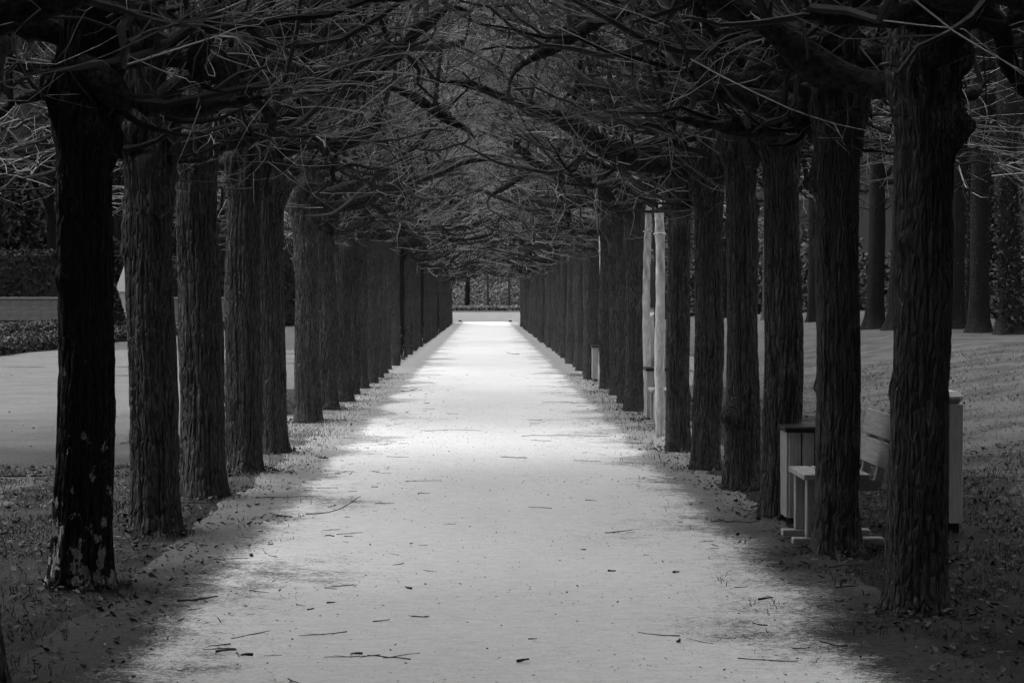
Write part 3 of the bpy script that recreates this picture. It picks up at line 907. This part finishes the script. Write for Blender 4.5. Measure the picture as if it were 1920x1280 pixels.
def statue_housing(x, y):
    t = bpy.data.objects.new("statue_housing", None); col.objects.link(t); t.location = (x, y, 0)
    w = 0.66
    b = MB(); b.box(-0.85, 0.85, -0.85, 0.85, 0, 0.42, 0.03); obj("plinth", b.build("plinth", M["stone"]), t)
    for k in range(4):
        p = MB(); p.box(-w + 0.002, w - 0.002, -0.02, 0.02, 0.425, 2.05, 0.004)
        a = k * math.pi / 2
        obj("wall_panel", p.build("wall_panel", M["white_board"]), t, (math.sin(a) * w, -math.cos(a) * w, 0), (0, 0, a))
    e, h0, h1 = 0.76, 2.05, 4.55
    for k in range(4):
        a = k * math.pi / 2
        p = MB(); V = np.array([(-e, -e, h0), (e, -e, h0), (0, 0, h1), (-e + .03, -e + .03, h0), (e - .03, -e + .03, h0), (0, 0, h1 - .1)])
        c, s = math.cos(a), math.sin(a); Rm = np.array([[c, -s, 0], [s, c, 0], [0, 0, 1]])
        p.add(V @ Rm.T, [(0, 3, 4, 1), (1, 4, 5, 2), (0, 2, 5, 3)], [(0, 1, 2), (3, 5, 4)])
        obj("roof_panel", p.build("roof_panel", M["white_board"]), t)
    tag(t, "white winter housing with steep pyramid roof glimpsed beside the yew cone", "statue housing")
statue_housing((251 - 910) * 95 / FPX, 95)

# tall clipped hedge blocks behind the wall
for i, (x0, x1, z1) in enumerate(((-52, -38, 6.0), (-37.6, -26.5, 4.6), (-26.2, -23.4, 5.5), (-23.1, -19.2, 4.3), (-18.9, -8.0, 6.2))):
    hedge("yew_hedge", x0, x1, 116 + (i % 2) * 1.5, 119.5, 0.0, z1, M["yew"], 0.16, 45,
          ["tall dark clipped hedge at the far left behind the wall", "lower dark hedge block left of the stepped block", "stepped tall hedge block beside the lichen-spotted trunk",
           "dark hedge block behind the white housing", "tall dark hedge running up to the left row"][i], group="tall clipped hedges", seed=20 + i)

# ------------------------------------------------------------------ woodland
def forest_crown(seed, H=17.0):
    rs = np.random.default_rng(seed)
    b = MB(); L1, R1, L2, R2, L3, R3 = [], [], [], [], [], []
    for k in range(26):
        z = 4.0 + (H - 5) * rs.random() ** 0.8
        a = rs.uniform(0, 6.28); el = rs.uniform(0.1, 0.9)
        P = bend_path(rs, (0, 0, z), (math.cos(a) * math.cos(el), math.sin(a) * math.cos(el), math.sin(el)), rs.uniform(2.2, 4.6) * (1.15 - 0.5 * z / H), 9, 0.18, 0.03)
        L1.append(P); R1.append(np.linspace(rs.uniform(.07, .13), .02, 9))
        for _ in range(10):
            q = rs.integers(2, 9); d = P[q] - P[q - 1]; d = d / np.linalg.norm(d) + rs.normal(0, .7, 3)
            B = bend_path(rs, P[q], d, rs.uniform(.7, 2.0), 5, .2, 0.02); L2.append(B); R2.append(np.linspace(.022, .008, 5))
            for _ in range(9):
                q2 = rs.integers(1, 5); d = B[q2] - B[q2 - 1]; d = d / np.linalg.norm(d) + rs.normal(0, .8, 3)
                L3.append(bend_path(rs, B[q2], d, rs.uniform(.3, 1.1), 3, .2, -0.02)); R3.append(np.array([.009, .007, .004]))
    b.tubes(np.array(L1), np.array(R1), 5); b.tubes(np.array(L2), np.array(R2), 3); b.tubes(np.array(L3), np.array(R3), 3)
    return b.build("crown", M["forest_bark"], True)
FC = [forest_crown(900 + k) for k in range(3)]
def forest_trunk(seed, r=0.25, H=17.0):
    rs = np.random.default_rng(seed); na = 30
    zl = np.concatenate([np.linspace(-0.25, 1.2, 16), np.linspace(1.5, H, 34)]); th = np.arange(na) * 2 * math.pi / na
    Z, T = np.meshgrid(zl, th, indexing="ij"); C, S = np.cos(T), np.sin(T); o = rs.uniform(0, 90, 3)
    n = pn(np.stack([C * 1.4 + o[0], S * 1.4 + o[1], Z * .3 + o[2]], -1).reshape(-1, 3)).reshape(Z.shape)
    n2 = pn(np.stack([C * 5 + o[0], S * 5 + o[1], Z * 1.2 + o[2]], -1).reshape(-1, 3)).reshape(Z.shape)
    rad = r * (1 - .8 * np.clip(Z / H, 0, 1)) * (1 + .5 * np.exp(-np.clip(Z, -.25, 20) / .28) * (1 + 1.2 * n)) * (1 + .16 * n + .16 * n2)
    bx = .25 * pn(np.stack([zl * .16 + o[0], 0 * zl, 0 * zl], -1)) * np.clip(zl / 4, 0, 1)
    V = np.stack([bx[:, None] + rad * C, rad * S, Z], -1).reshape(-1, 3)
    i = np.arange(len(zl) - 1)[:, None] * na + np.arange(na)[None, :]; j = np.arange(len(zl) - 1)[:, None] * na + (np.arange(na)[None, :] + 1) % na
    return mesh_from("trunk", V, np.stack([i, j, j + na, i + na], -1).reshape(-1, 4), M["forest_bark"], True)
FT = [forest_trunk(950 + k) for k in range(4)]
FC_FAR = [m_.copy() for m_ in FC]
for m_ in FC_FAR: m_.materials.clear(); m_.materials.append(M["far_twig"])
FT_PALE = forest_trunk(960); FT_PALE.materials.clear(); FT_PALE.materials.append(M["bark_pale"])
def ivy_mesh(seed, r=0.27, h=4.5, n=1800):
    rs = np.random.default_rng(seed)
    def fn(rs, n):
        a = rs.random(n) * 6.28; z = h * rs.random(n) ** 1.3
        return np.stack([r * np.cos(a), r * np.sin(a), z + .02], -1), np.stack([np.cos(a), np.sin(a), 0 * a], -1)
    Q, F = leaf_shell(fn, n, .055, rs, M["ivy"], "ivy", .05)
    return mesh_from("ivy", Q, F, M["ivy"])
IVY = ivy_mesh(5)

def forest_tree(x, y, s, label, k, group, pale=False, ivy=False, far=False):
    t = bpy.data.objects.new("woodland_tree", None); col.objects.link(t)
    t.location = (x, y, float(ground_z(np.array([x]), np.array([y]))[0])); t.rotation_euler = (R(random.uniform(-1.5, 1.5)), R(random.uniform(-1.5, 1.5)), random.uniform(0, 6.28))
    t.scale = (s, s, random.uniform(.9, 1.15) * max(1, s * .95))
    obj("trunk", FT_PALE if pale else FT[k % 4], t); obj("crown", (FC_FAR if far else FC)[k % 3], t)
    if ivy: obj("ivy", IVY, t)
    tag(t, label, "tree", group)

def at(px, d):                                  # photo column at a distance -> x
    return (px - 910.0) * d / FPX
vis = [(1641, 52, 1.0, "woodland trunk with flared foot in the gap between the two nearest right lindens", False, False),
       (1683, 50, 0.95, "woodland trunk just left of the nearest right linden", False, False),
       (1797, 50, 0.8, "woodland trunk just right of the nearest right linden", False, False),
       (1838, 45, 1.0, "dark woodland trunk standing on the lawn near the right edge", False, False),
       (1899, 43, 1.1, "ivy-covered woodland trunk at the right edge of the picture", False, True),
       (1439, 74, 0.75, "pale smooth woodland trunk seen between right row lindens", True, False),
       (1528, 66, 0.9, "woodland trunk behind the bench, beside the second right linden", False, False),
       (1357, 84, 0.7, "ivy-clad woodland trunk on the lawn edge behind the slim lindens", False, True)]
for k, (px, d, s, lab, pale, iv) in enumerate(vis):
    forest_tree(at(px, d), d, s, lab, k, "woodland trees right of the lawn", pale, iv)
rs_ = random.Random(12)
k = 0
for row, (d0, n) in enumerate(((56, 12), (68, 14), (84, 16))):
    for i in range(n):
        x = 11 + i * 3.2 + row * 3.0 + rs_.uniform(-1.2, 1.2); y = d0 + rs_.uniform(-4, 4) + (i * -1.0)
        if y < 30: continue
        forest_tree(x, y, rs_.uniform(.55, .85), "dark woodland tree standing deep in the wood right of the lawn", k, "deep woodland trees on the right", False, k % 4 == 1); k += 1
for i in range(16):
    x = -54 + i * 3.1 + rs_.uniform(-1, 1); y = 124 + rs_.uniform(0, 16)
    forest_tree(x, y, rs_.uniform(1.25, 1.6), "dark woodland tree standing behind the tall left hedges", k, "woodland trees on the left"); k += 1
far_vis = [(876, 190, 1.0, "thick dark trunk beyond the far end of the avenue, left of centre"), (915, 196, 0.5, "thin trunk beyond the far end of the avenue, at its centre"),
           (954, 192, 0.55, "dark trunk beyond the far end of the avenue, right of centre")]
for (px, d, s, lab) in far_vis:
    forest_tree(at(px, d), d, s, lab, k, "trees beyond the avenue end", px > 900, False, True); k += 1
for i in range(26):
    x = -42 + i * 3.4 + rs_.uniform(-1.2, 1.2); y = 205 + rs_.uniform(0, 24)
    forest_tree(x, y, rs_.uniform(1.4, 1.9), "haze-tinted grey tree in the far wood beyond the avenue end", k, "far wood trees", True, False, True); k += 1  # pale bark and twigs put distance haze into the colour

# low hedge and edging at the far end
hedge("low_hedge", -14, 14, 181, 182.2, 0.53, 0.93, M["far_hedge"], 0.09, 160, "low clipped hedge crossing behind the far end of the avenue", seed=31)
for px in (863, 957):
    b = MB(); b.box(-.13, .13, -.1, .1, 0, .1, .02)
    tag(obj("stone_edging", b.build("stone_edging", M["stick"]), loc=(at(px, 138), 138, 0.012)),
        "small dark edging block on the %s of the far path end" % ("left" if px < 900 else "right"), "edging block")

# undergrowth and distant wood: leaf and twig faces through a deep band
def thicket(name, label, boxes, mat, size, dens, seed):
    rs = np.random.default_rng(seed); Vs, Fs, n0 = [], [], 0
    for (x0, x1, y0, y1, h) in boxes:
        n = int((x1 - x0) * (y1 - y0) * h * dens)
        P = np.stack([rs.uniform(x0, x1, n), rs.uniform(y0, y1, n), rs.random(n) ** 1.15], -1)
        hh = h * (0.75 + 0.75 * pn(np.stack([P[:, 0] * .22, P[:, 1] * .22, 0 * P[:, 0]], -1)) + 0.25 * pn(np.stack([P[:, 0] * 1.1, P[:, 1] * 1.1, 0 * P[:, 0]], -1)))
        P[:, 2] = P[:, 2] * np.clip(hh, .3, None) + ground_z(P[:, 0], P[:, 1])
        A = rs.normal(size=(n, 3)); A /= np.linalg.norm(A, axis=1)[:, None]
        B = np.cross(A, rs.normal(size=(n, 3))); B /= np.linalg.norm(B, axis=1)[:, None]
        s = size * rs.uniform(.5, 1.4, (n, 1))
        Vs.append(np.stack([P - A * s, P + B * s * .45, P + A * s, P - B * s * .45], 1).reshape(-1, 3)); Fs.append(np.arange(n * 4).reshape(-1, 4) + n0); n0 += n * 4
    o = obj(name, mesh_from(name, np.concatenate(Vs), np.concatenate(Fs), mat))
    return tag(o, label, "undergrowth", kind="stuff")
thicket("undergrowth", "dark evergreen undergrowth filling the wood right of the lawn", [(14, 70, 62, 70, 3.0), (9, 60, 92, 100, 4.5)], M["ivy"], .18, 13, 41)
thicket("left_undergrowth", "dark undergrowth behind the clipped hedges on the left", [(-80, -8, 142, 150, 15)], M["yew"], .36, 4.8, 42)
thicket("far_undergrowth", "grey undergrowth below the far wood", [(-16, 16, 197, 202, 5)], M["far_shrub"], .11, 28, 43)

def wood_mass(name, label, pts, h, seed, mat, dark=True):
    """a far-off wood that reads as one mass: lumpy closed ridge with leafy faces over it"""
    rs = np.random.default_rng(seed)
    pts = np.array(pts, float)
    seg = np.linalg.norm(np.diff(pts, axis=0), axis=1); L = np.concatenate([[0], np.cumsum(seg)])
    n = int(L[-1] / 3); s = np.linspace(0, L[-1], n)
    cx = np.interp(s, L, pts[:, 0]); cy_ = np.interp(s, L, pts[:, 1])
    tx, ty = np.gradient(cx), np.gradient(cy_); l = np.hypot(tx, ty); nx, ny = -ty / l, tx / l
    m = 11; a = np.linspace(0, math.pi, m)
    hh = h * (1 + .35 * pn(np.stack([s * .06, 0 * s, 0 * s + seed], -1)) + .25 * pn(np.stack([s * .23, 0 * s, 0 * s + seed], -1)))
    X = cx[:, None] + nx[:, None] * 9 * np.cos(a); Y = cy_[:, None] + ny[:, None] * 9 * np.cos(a); Z = hh[:, None] * np.sin(a) ** .5 - .6
    lump = pn(np.stack([X * .3, Y * .3, Z * .3], -1).reshape(-1, 3)).reshape(X.shape)
    X = X + lump * 2; Y = Y + lump * 2
    V = np.stack([X, Y, Z], -1).reshape(-1, 3)
    i = np.arange(n - 1)[:, None] * m + np.arange(m - 1)[None, :]
    F = np.stack([i, i + 1, i + m + 1, i + m], -1).reshape(-1, 4)
    cnt = int(L[-1] * h * 3.5)
    r_, c_ = rs.integers(0, n, cnt), rs.integers(0, m, cnt)
    P = V.reshape(n, m, 3)[r_, c_] + rs.normal(0, 1.3, (cnt, 3))
    A = rs.normal(size=(cnt, 3)); A /= np.linalg.norm(A, axis=1)[:, None]; B = np.cross(A, rs.normal(size=(cnt, 3))); B /= np.linalg.norm(B, axis=1)[:, None]
    sz = .75 * rs.uniform(.5, 1.4, (cnt, 1))
    Q = np.stack([P - A * sz, P + B * sz * .4, P + A * sz, P - B * sz * .4], 1).reshape(-1, 3)
    me = mesh_from(name, np.concatenate([V, Q]), [F, np.arange(cnt * 4).reshape(-1, 4) + len(V)], M["limb"] if dark else mat)
    me.materials.append(mat)
    mi = np.zeros(len(me.polygons), dtype=np.int32); mi[len(F):] = 1
    me.polygons.foreach_set("material_index", mi)
    tag(obj(name, me), label, "wood", kind="stuff")
wood_mass("distant_wood", "dark distant wood closing the view on the left", [(-130, 40), (-110, 120), (-66, 196)], 42, 77, M["ivy"])
wood_mass("distant_wood", "dark distant wood closing the view on the right", [(62, 232), (85, 150), (90, 60), (80, 20)], 42, 79, M["ivy"])
wood_mass("distant_wood", "grey distant wood beyond the avenue end", [(-74, 190), (-30, 250), (0, 262), (40, 255), (72, 222)], 56, 78, M["far_twig"], False)

# ------------------------------------------------------------------ litter: sticks, leaves, grass, crumbs
def stick_mesh(L, r, seed, fork=False, n=9):
    rs = np.random.default_rng(seed)
    P = bend_path(rs, (-L / 2, 0, r * 1.1), (1, 0, 0), L, n, 0.2); P[:, 2] = np.abs(P[:, 2] - r * 1.1) * .25 + r * 1.05
    rr = np.linspace(r, r * .55, n) * (1 + .15 * rs.normal(0, 1, n).clip(-1, 1))
    b = MB(); b.tubes(P[None], rr[None], 6)
    if fork:
        for _ in range(2):
            q = rs.integers(2, n - 2); d = np.array([1, rs.choice((-.8, .8)), .15])
            S = bend_path(rs, P[q], d, L * rs.uniform(.2, .4), 5, .14); S[:, 2] = np.abs(S[:, 2] - r) * .4 + r * .8
            b.tubes(S[None], np.linspace(r * .6, r * .3, 5)[None], 5)
    return b.build("stick", M["stick"], True)
notable = [(660, 966, 175, .012, 0, "long thin dark stick lying across the left half of the path"), (962, 861, 50, .012, 0, "short straight stick in the middle of the bright path"),
           (1170, 1005, 70, .012, 1, "forked twig on the right side of the path"), (790, 1163, 38, .010, 1, "small forked twig lying askew in the left foreground of the path"),
           (982, 1250, 28, .022, 0, "thick short piece of bark in the centre foreground"), (764, 1110, 12, .022, 0, "small dark lump left of the path centre"),
           (380, 1134, 100, .020, 1, "dark forked branch at the left verge beside the path"), (425, 1230, 45, .016, 0, "dark stick piece on the lower left path edge"),
           (460, 1236, 26, .02, 0, "stubby dark stick just right of the lower left stick piece"), (520, 937, 85, .013, 0, "straight stick at the left verge, level with the third left linden"),
           (522, 973, 52, .018, 1, "dark broken stick on the left edge of the path"), (1235, 1202, 85, .008, 0, "long thin pale twig in the right foreground"),
           (1425, 1182, 36, .012, 0, "short twig on the right foreground path"), (1440, 1132, 32, .018, 0, "thick short stick on the right near the verge"),
           (1270, 1080, 14, .022, 0, "small dark clod right of the path centre"), (1280, 1213, 14, .024, 0, "dark clod in the right foreground"),
           (1148, 1077, 9, .02, 0, "tiny dark clod near the path centre"), (1065, 820, 175, .009, 0, "long thin stick across the right half of the path"),
           (850, 810, 110, .008, 0, "thin stick lying across the middle of the path"), (957, 665, 34, .022, 0, "straight dark stick far down the path"),
           (772, 735, 40, .018, 1, "crooked stick at the far left verge"), (1045, 757, 60, .010, 0, "thin stick on the far right of the path"),
           (1400, 985, 130, .012, 1, "long branch lying on the right verge before the near bin"), (1010, 957, 50, .008, 0, "pale thin twig on the path centre"),
           (795, 905, 70, .007, 0, "fine bent twig left of the path centre"), (1560, 1222, 70, .012, 0, "bent stick at the lower right edge of the path"),
           (668, 1234, 22, .016, 1, "small crooked twig in the left foreground"), (1600, 1072, 120, .014, 1, "long stick lying among leaves before the second right linden"),
           (757, 1240, 80, .007, 0, "thin straight twig in the lower left foreground"), (1600, 1110, 60, .014, 0, "stick leaning in the leaves by the nearest right linden"),
           (1000, 1206, 18, .010, 0, "short thin twig in the centre foreground"), (584, 1150, 18, .014, 0, "short stick in the left foreground of the path"),
           (620, 1136, 14, .014, 0, "dark stick crumb right of the left forked branch"), (600, 862, 30, .02, 1, "dark clump at the left verge beside the path")]
def top_z(x, y):
    return float(ground_z(np.array([x]), np.array([y]))[0]) + 0.0145
for i, (px, py, lpx, r, fk, lab) in enumerate(notable):
    x, y = from_photo(px, py)
    o = obj("stick", stick_mesh(max(.05, lpx * y / FPX), r * .36, 500 + i, bool(fk)), loc=(x, y, top_z(x, y)), rot=(0, 0, R(random.choice((0, 180)) + random.uniform(-12, 12))))
    if lpx < 16: o.scale = (1, 1.6, .8)
    tag(o, lab, "stick", "sticks on the path")
SM = [stick_mesh(L, r, 600 + k, fk) for k, (L, r, fk) in enumerate(((.14, .006, 0), (.22, .006, 1), (.3, .007, 0), (.1, .009, 0), (.4, .006, 1), (.18, .008, 0), (.07, .011, 0)))]
rs2 = np.random.default_rng(99)
for i in range(240):
    y = 7.8 + 34 * rs2.random() ** 1.6
    x = rs2.choice((-1, 1)) * (1.9 * rs2.random() ** .55)
    if rs2.random() < .35: x = -1.2 + rs2.normal(0, .35)
    o = obj("twig_piece", SM[rs2.integers(len(SM))], loc=(x, y, top_z(x, y)), rot=(0, 0, rs2.normal(0, .8) + (math.pi if rs2.random() < .5 else 0)))
    s = rs2.uniform(.35, .8); o.scale = (s, s * .6, s * .6)
    tag(o, "tiny dark twig fragment scattered on the pale path", "twig", "tiny twigs on the path")

def scatter_leaves(name, label, P, size, mat, seed, flat=.35):
    rs = np.random.default_rng(seed); n = len(P)
    a = rs.uniform(0, 6.28, n); s = size * (.45 + 1.1 * rs.random(n) ** 2.2)
    U = np.stack([np.cos(a), np.sin(a), rs.normal(0, flat, n)], -1); W = np.stack([-np.sin(a), np.cos(a), rs.normal(0, flat, n)], -1)
    N = np.array([0, 0, 1.0]); cl = rs.uniform(.1, .7, n)
    c = P + N * (s * .3)[:, None]
    pts = []
    for (u, w, h) in ((-1, 0, .4), (-.35, .62, .5), (.45, .5, .35), (1.05, 0, .7), (.45, -.5, .35), (-.35, -.62, .5), (0, 0, -.1)):
        pts.append(c + U * (u * s)[:, None] + W * (w * s * .9)[:, None] + N * (h * cl * s)[:, None])
    V = np.stack(pts, 1).reshape(-1, 3)
    f = np.array([(0, 6, 2, 1), (6, 3, 2, 2), (0, 5, 4, 6)])
    tri = np.array([(0, 6, 1), (1, 6, 2), (2, 6, 3), (3, 6, 4), (4, 6, 5), (5, 6, 0)])
    F = (np.arange(n)[:, None, None] * 7 + tri[None]).reshape(-1, 3)
    o = obj(name, mesh_from(name, V, F, mat))
    return tag(o, label, "leaves", kind="stuff")

def dens_pick(rs, n, x0, x1, y0, y1, fn):
    x, y = rs.uniform(x0, x1, n), rs.uniform(y0, y1, n)
    keep = rs.random(n) < fn(x, y)
    x, y = x[keep], y[keep]
    return np.stack([x, y, ground_z(x, y) + .012], -1)
def clump(x, y, s, o):
    return sstep(-.12, .3, pn(np.stack([x * s + o, y * s, 0 * x], -1)))
rs3 = np.random.default_rng(5)
def ring_leaves(n):
    out = []
    for o in bpy.data.objects:
        if o.name.startswith("linden_tree") and 7 < o.location.y < 30:
            a = rs3.uniform(0, 6.28, n); r = .17 + np.abs(rs3.normal(0, .14, n))
            x, y = o.location.x + r * np.cos(a), o.location.y + r * np.sin(a)
            out.append(np.stack([x, y, ground_z(x, y) + .012 + rs3.uniform(0, .03, n)], -1))
    return np.concatenate(out)
lv = [dens_pick(rs3, 9000, -16, -3.2, 17, 45, lambda x, y: (.05 + .6 * clump(x, y, .5, 17)) * (1 - .85 * sstep(20, 27, y))),
      dens_pick(rs3, 36000, 1.5, 6.0, 7, 20, lambda x, y: sstep(1.6, 2.6, x + .35 * pn(np.stack([y * 1.5, 0 * y, 0 * y], -1))) * (.25 + .75 * clump(x, y, 1.3, 3)) * .8),
      dens_pick(rs3, 20000, 3.2, 13.0, 14, 36, lambda x, y: (.12 + .88 * clump(x, y, .45, 7)) * .75),
      dens_pick(rs3, 30000, -5.5, -1.3, 7, 19, lambda x, y: sstep(1.4, 2.5, -x + .35 * pn(np.stack([y * 1.5, 0 * y, 0 * y + 5], -1))) * (.2 + .8 * clump(x, y, 1.3, 13)) * .8),
      dens_pick(rs3, 1600, 1.7, 3.4, 19, 40, lambda x, y: .05 + .35 * clump(x, y, 1.1, 23)), dens_pick(rs3, 1600, -3.4, -1.7, 19, 40, lambda x, y: .05 + .35 * clump(x, y, 1.1, 33))]
scatter_leaves("leaf_litter", "dark curled fallen leaves strewn over the verges and the right lawn", np.concatenate(lv + [ring_leaves(130)]), .019, M["leaf"], 3)

def grass(name, label, P, h, w, mat, seed):
    rs = np.random.default_rng(seed); n = len(P)
    a = rs.uniform(0, 6.28, n); hh = h * rs.uniform(.5, 1.5, n); ln = rs.uniform(.2, 1.2, n) * hh; b = rs.uniform(0, 6.28, n)
    D = np.stack([np.cos(a), np.sin(a), 0 * a], -1) * (w / 2)
    Lv = np.stack([np.cos(b) * ln, np.sin(b) * ln, 0 * b], -1)
    Z = np.array([0, 0, 1.0])
    m = P + Lv * .35 + Z * (hh * .6)[:, None]; t = P + Lv + Z * (hh * .95)[:, None]
    V = np.stack([P - D, P + D, m + D * .7, m - D * .7, t], 1).reshape(-1, 3)
    i = np.arange(n)[:, None] * 5
    o = obj(name, mesh_from(name, V, [(i + np.array([[0, 1, 2, 3]])), (i + np.array([[3, 2, 4]]))], mat))
    return tag(o, label, "grass", kind="stuff")
rs4 = np.random.default_rng(15)
gp = []
for sg in (-1, 1):
    gp.append(dens_pick(rs4, 52000, 1.45 if sg > 0 else -5.5, 6.5 if sg > 0 else -1.45, 7, 19, lambda x, y: sstep(1.95, 2.5, np.abs(x) + .3 * pn(np.stack([y * 1.5 + sg, 0 * y, 0 * y], -1))) * (.12 + .88 * clump(x, y, 1.6, 50 + sg))))
    gp.append(dens_pick(rs4, 26000, 1.6 if sg > 0 else -3.3, 3.3 if sg > 0 else -1.6, 18, 42, lambda x, y: sstep(1.6, 2.2, np.abs(x) + .3 * pn(np.stack([y * 1.5 + sg, 0 * y, 0 * y], -1))) * (.25 + .75 * clump(x, y, 1.2, 60 + sg))))
gp.append(dens_pick(rs4, 20000, -2.2, 2.2, 7.3, 26, lambda x, y: .9 * sstep(1.15, 1.9, np.abs(x)) * sstep(.12, .3, pn(np.stack([x * 3.1, y * 2.2, 0 * x + 3], -1)))))
gp.append(dens_pick(rs4, 42000, 3.0, 13, 14, 36, lambda x, y: .25 + .75 * clump(x, y, .8, 70)))
grass("grass", "short thin winter grass on the verges and lawn", np.concatenate(gp), .035, .006, M["grass"], 8)
# small crumbs on the path
rs5 = np.random.default_rng(25)
cr = dens_pick(rs5, 15000, -2.1, 2.1, 7.4, 30, lambda x, y: .25 + .75 * clump(x, y, .9, 90) * (.4 + .6 * sstep(.3, 1.6, np.abs(x))))
cr[:, 2] += .006
scatter_leaves("path_crumbs", "tiny dark leaf crumbs and grit strewn over the path", cr, .0075, M["crumb"], 9, .2)

# ------------------------------------------------------------------ thin winter haze
HAZE = 0.0
if HAZE > 0:
    b = MB(); b.box(-1000, 1000, -400, 1300, -2.0, 70)
    m = bpy.data.materials.new("haze"); m.use_nodes = True; nt = m.node_tree; nt.nodes.clear()
    out = nt.nodes.new("ShaderNodeOutputMaterial"); pv = nt.nodes.new("ShaderNodeVolumePrincipled")
    pv.inputs["Color"].default_value = (.85, .85, .85, 1); pv.inputs["Density"].default_value = HAZE; pv.inputs["Anisotropy"].default_value = 0.2
    nt.links.new(pv.outputs[0], out.inputs["Volume"])
    tag(obj("haze", b.build("haze", m)), "thin pale winter haze in the air", "haze", kind="stuff")
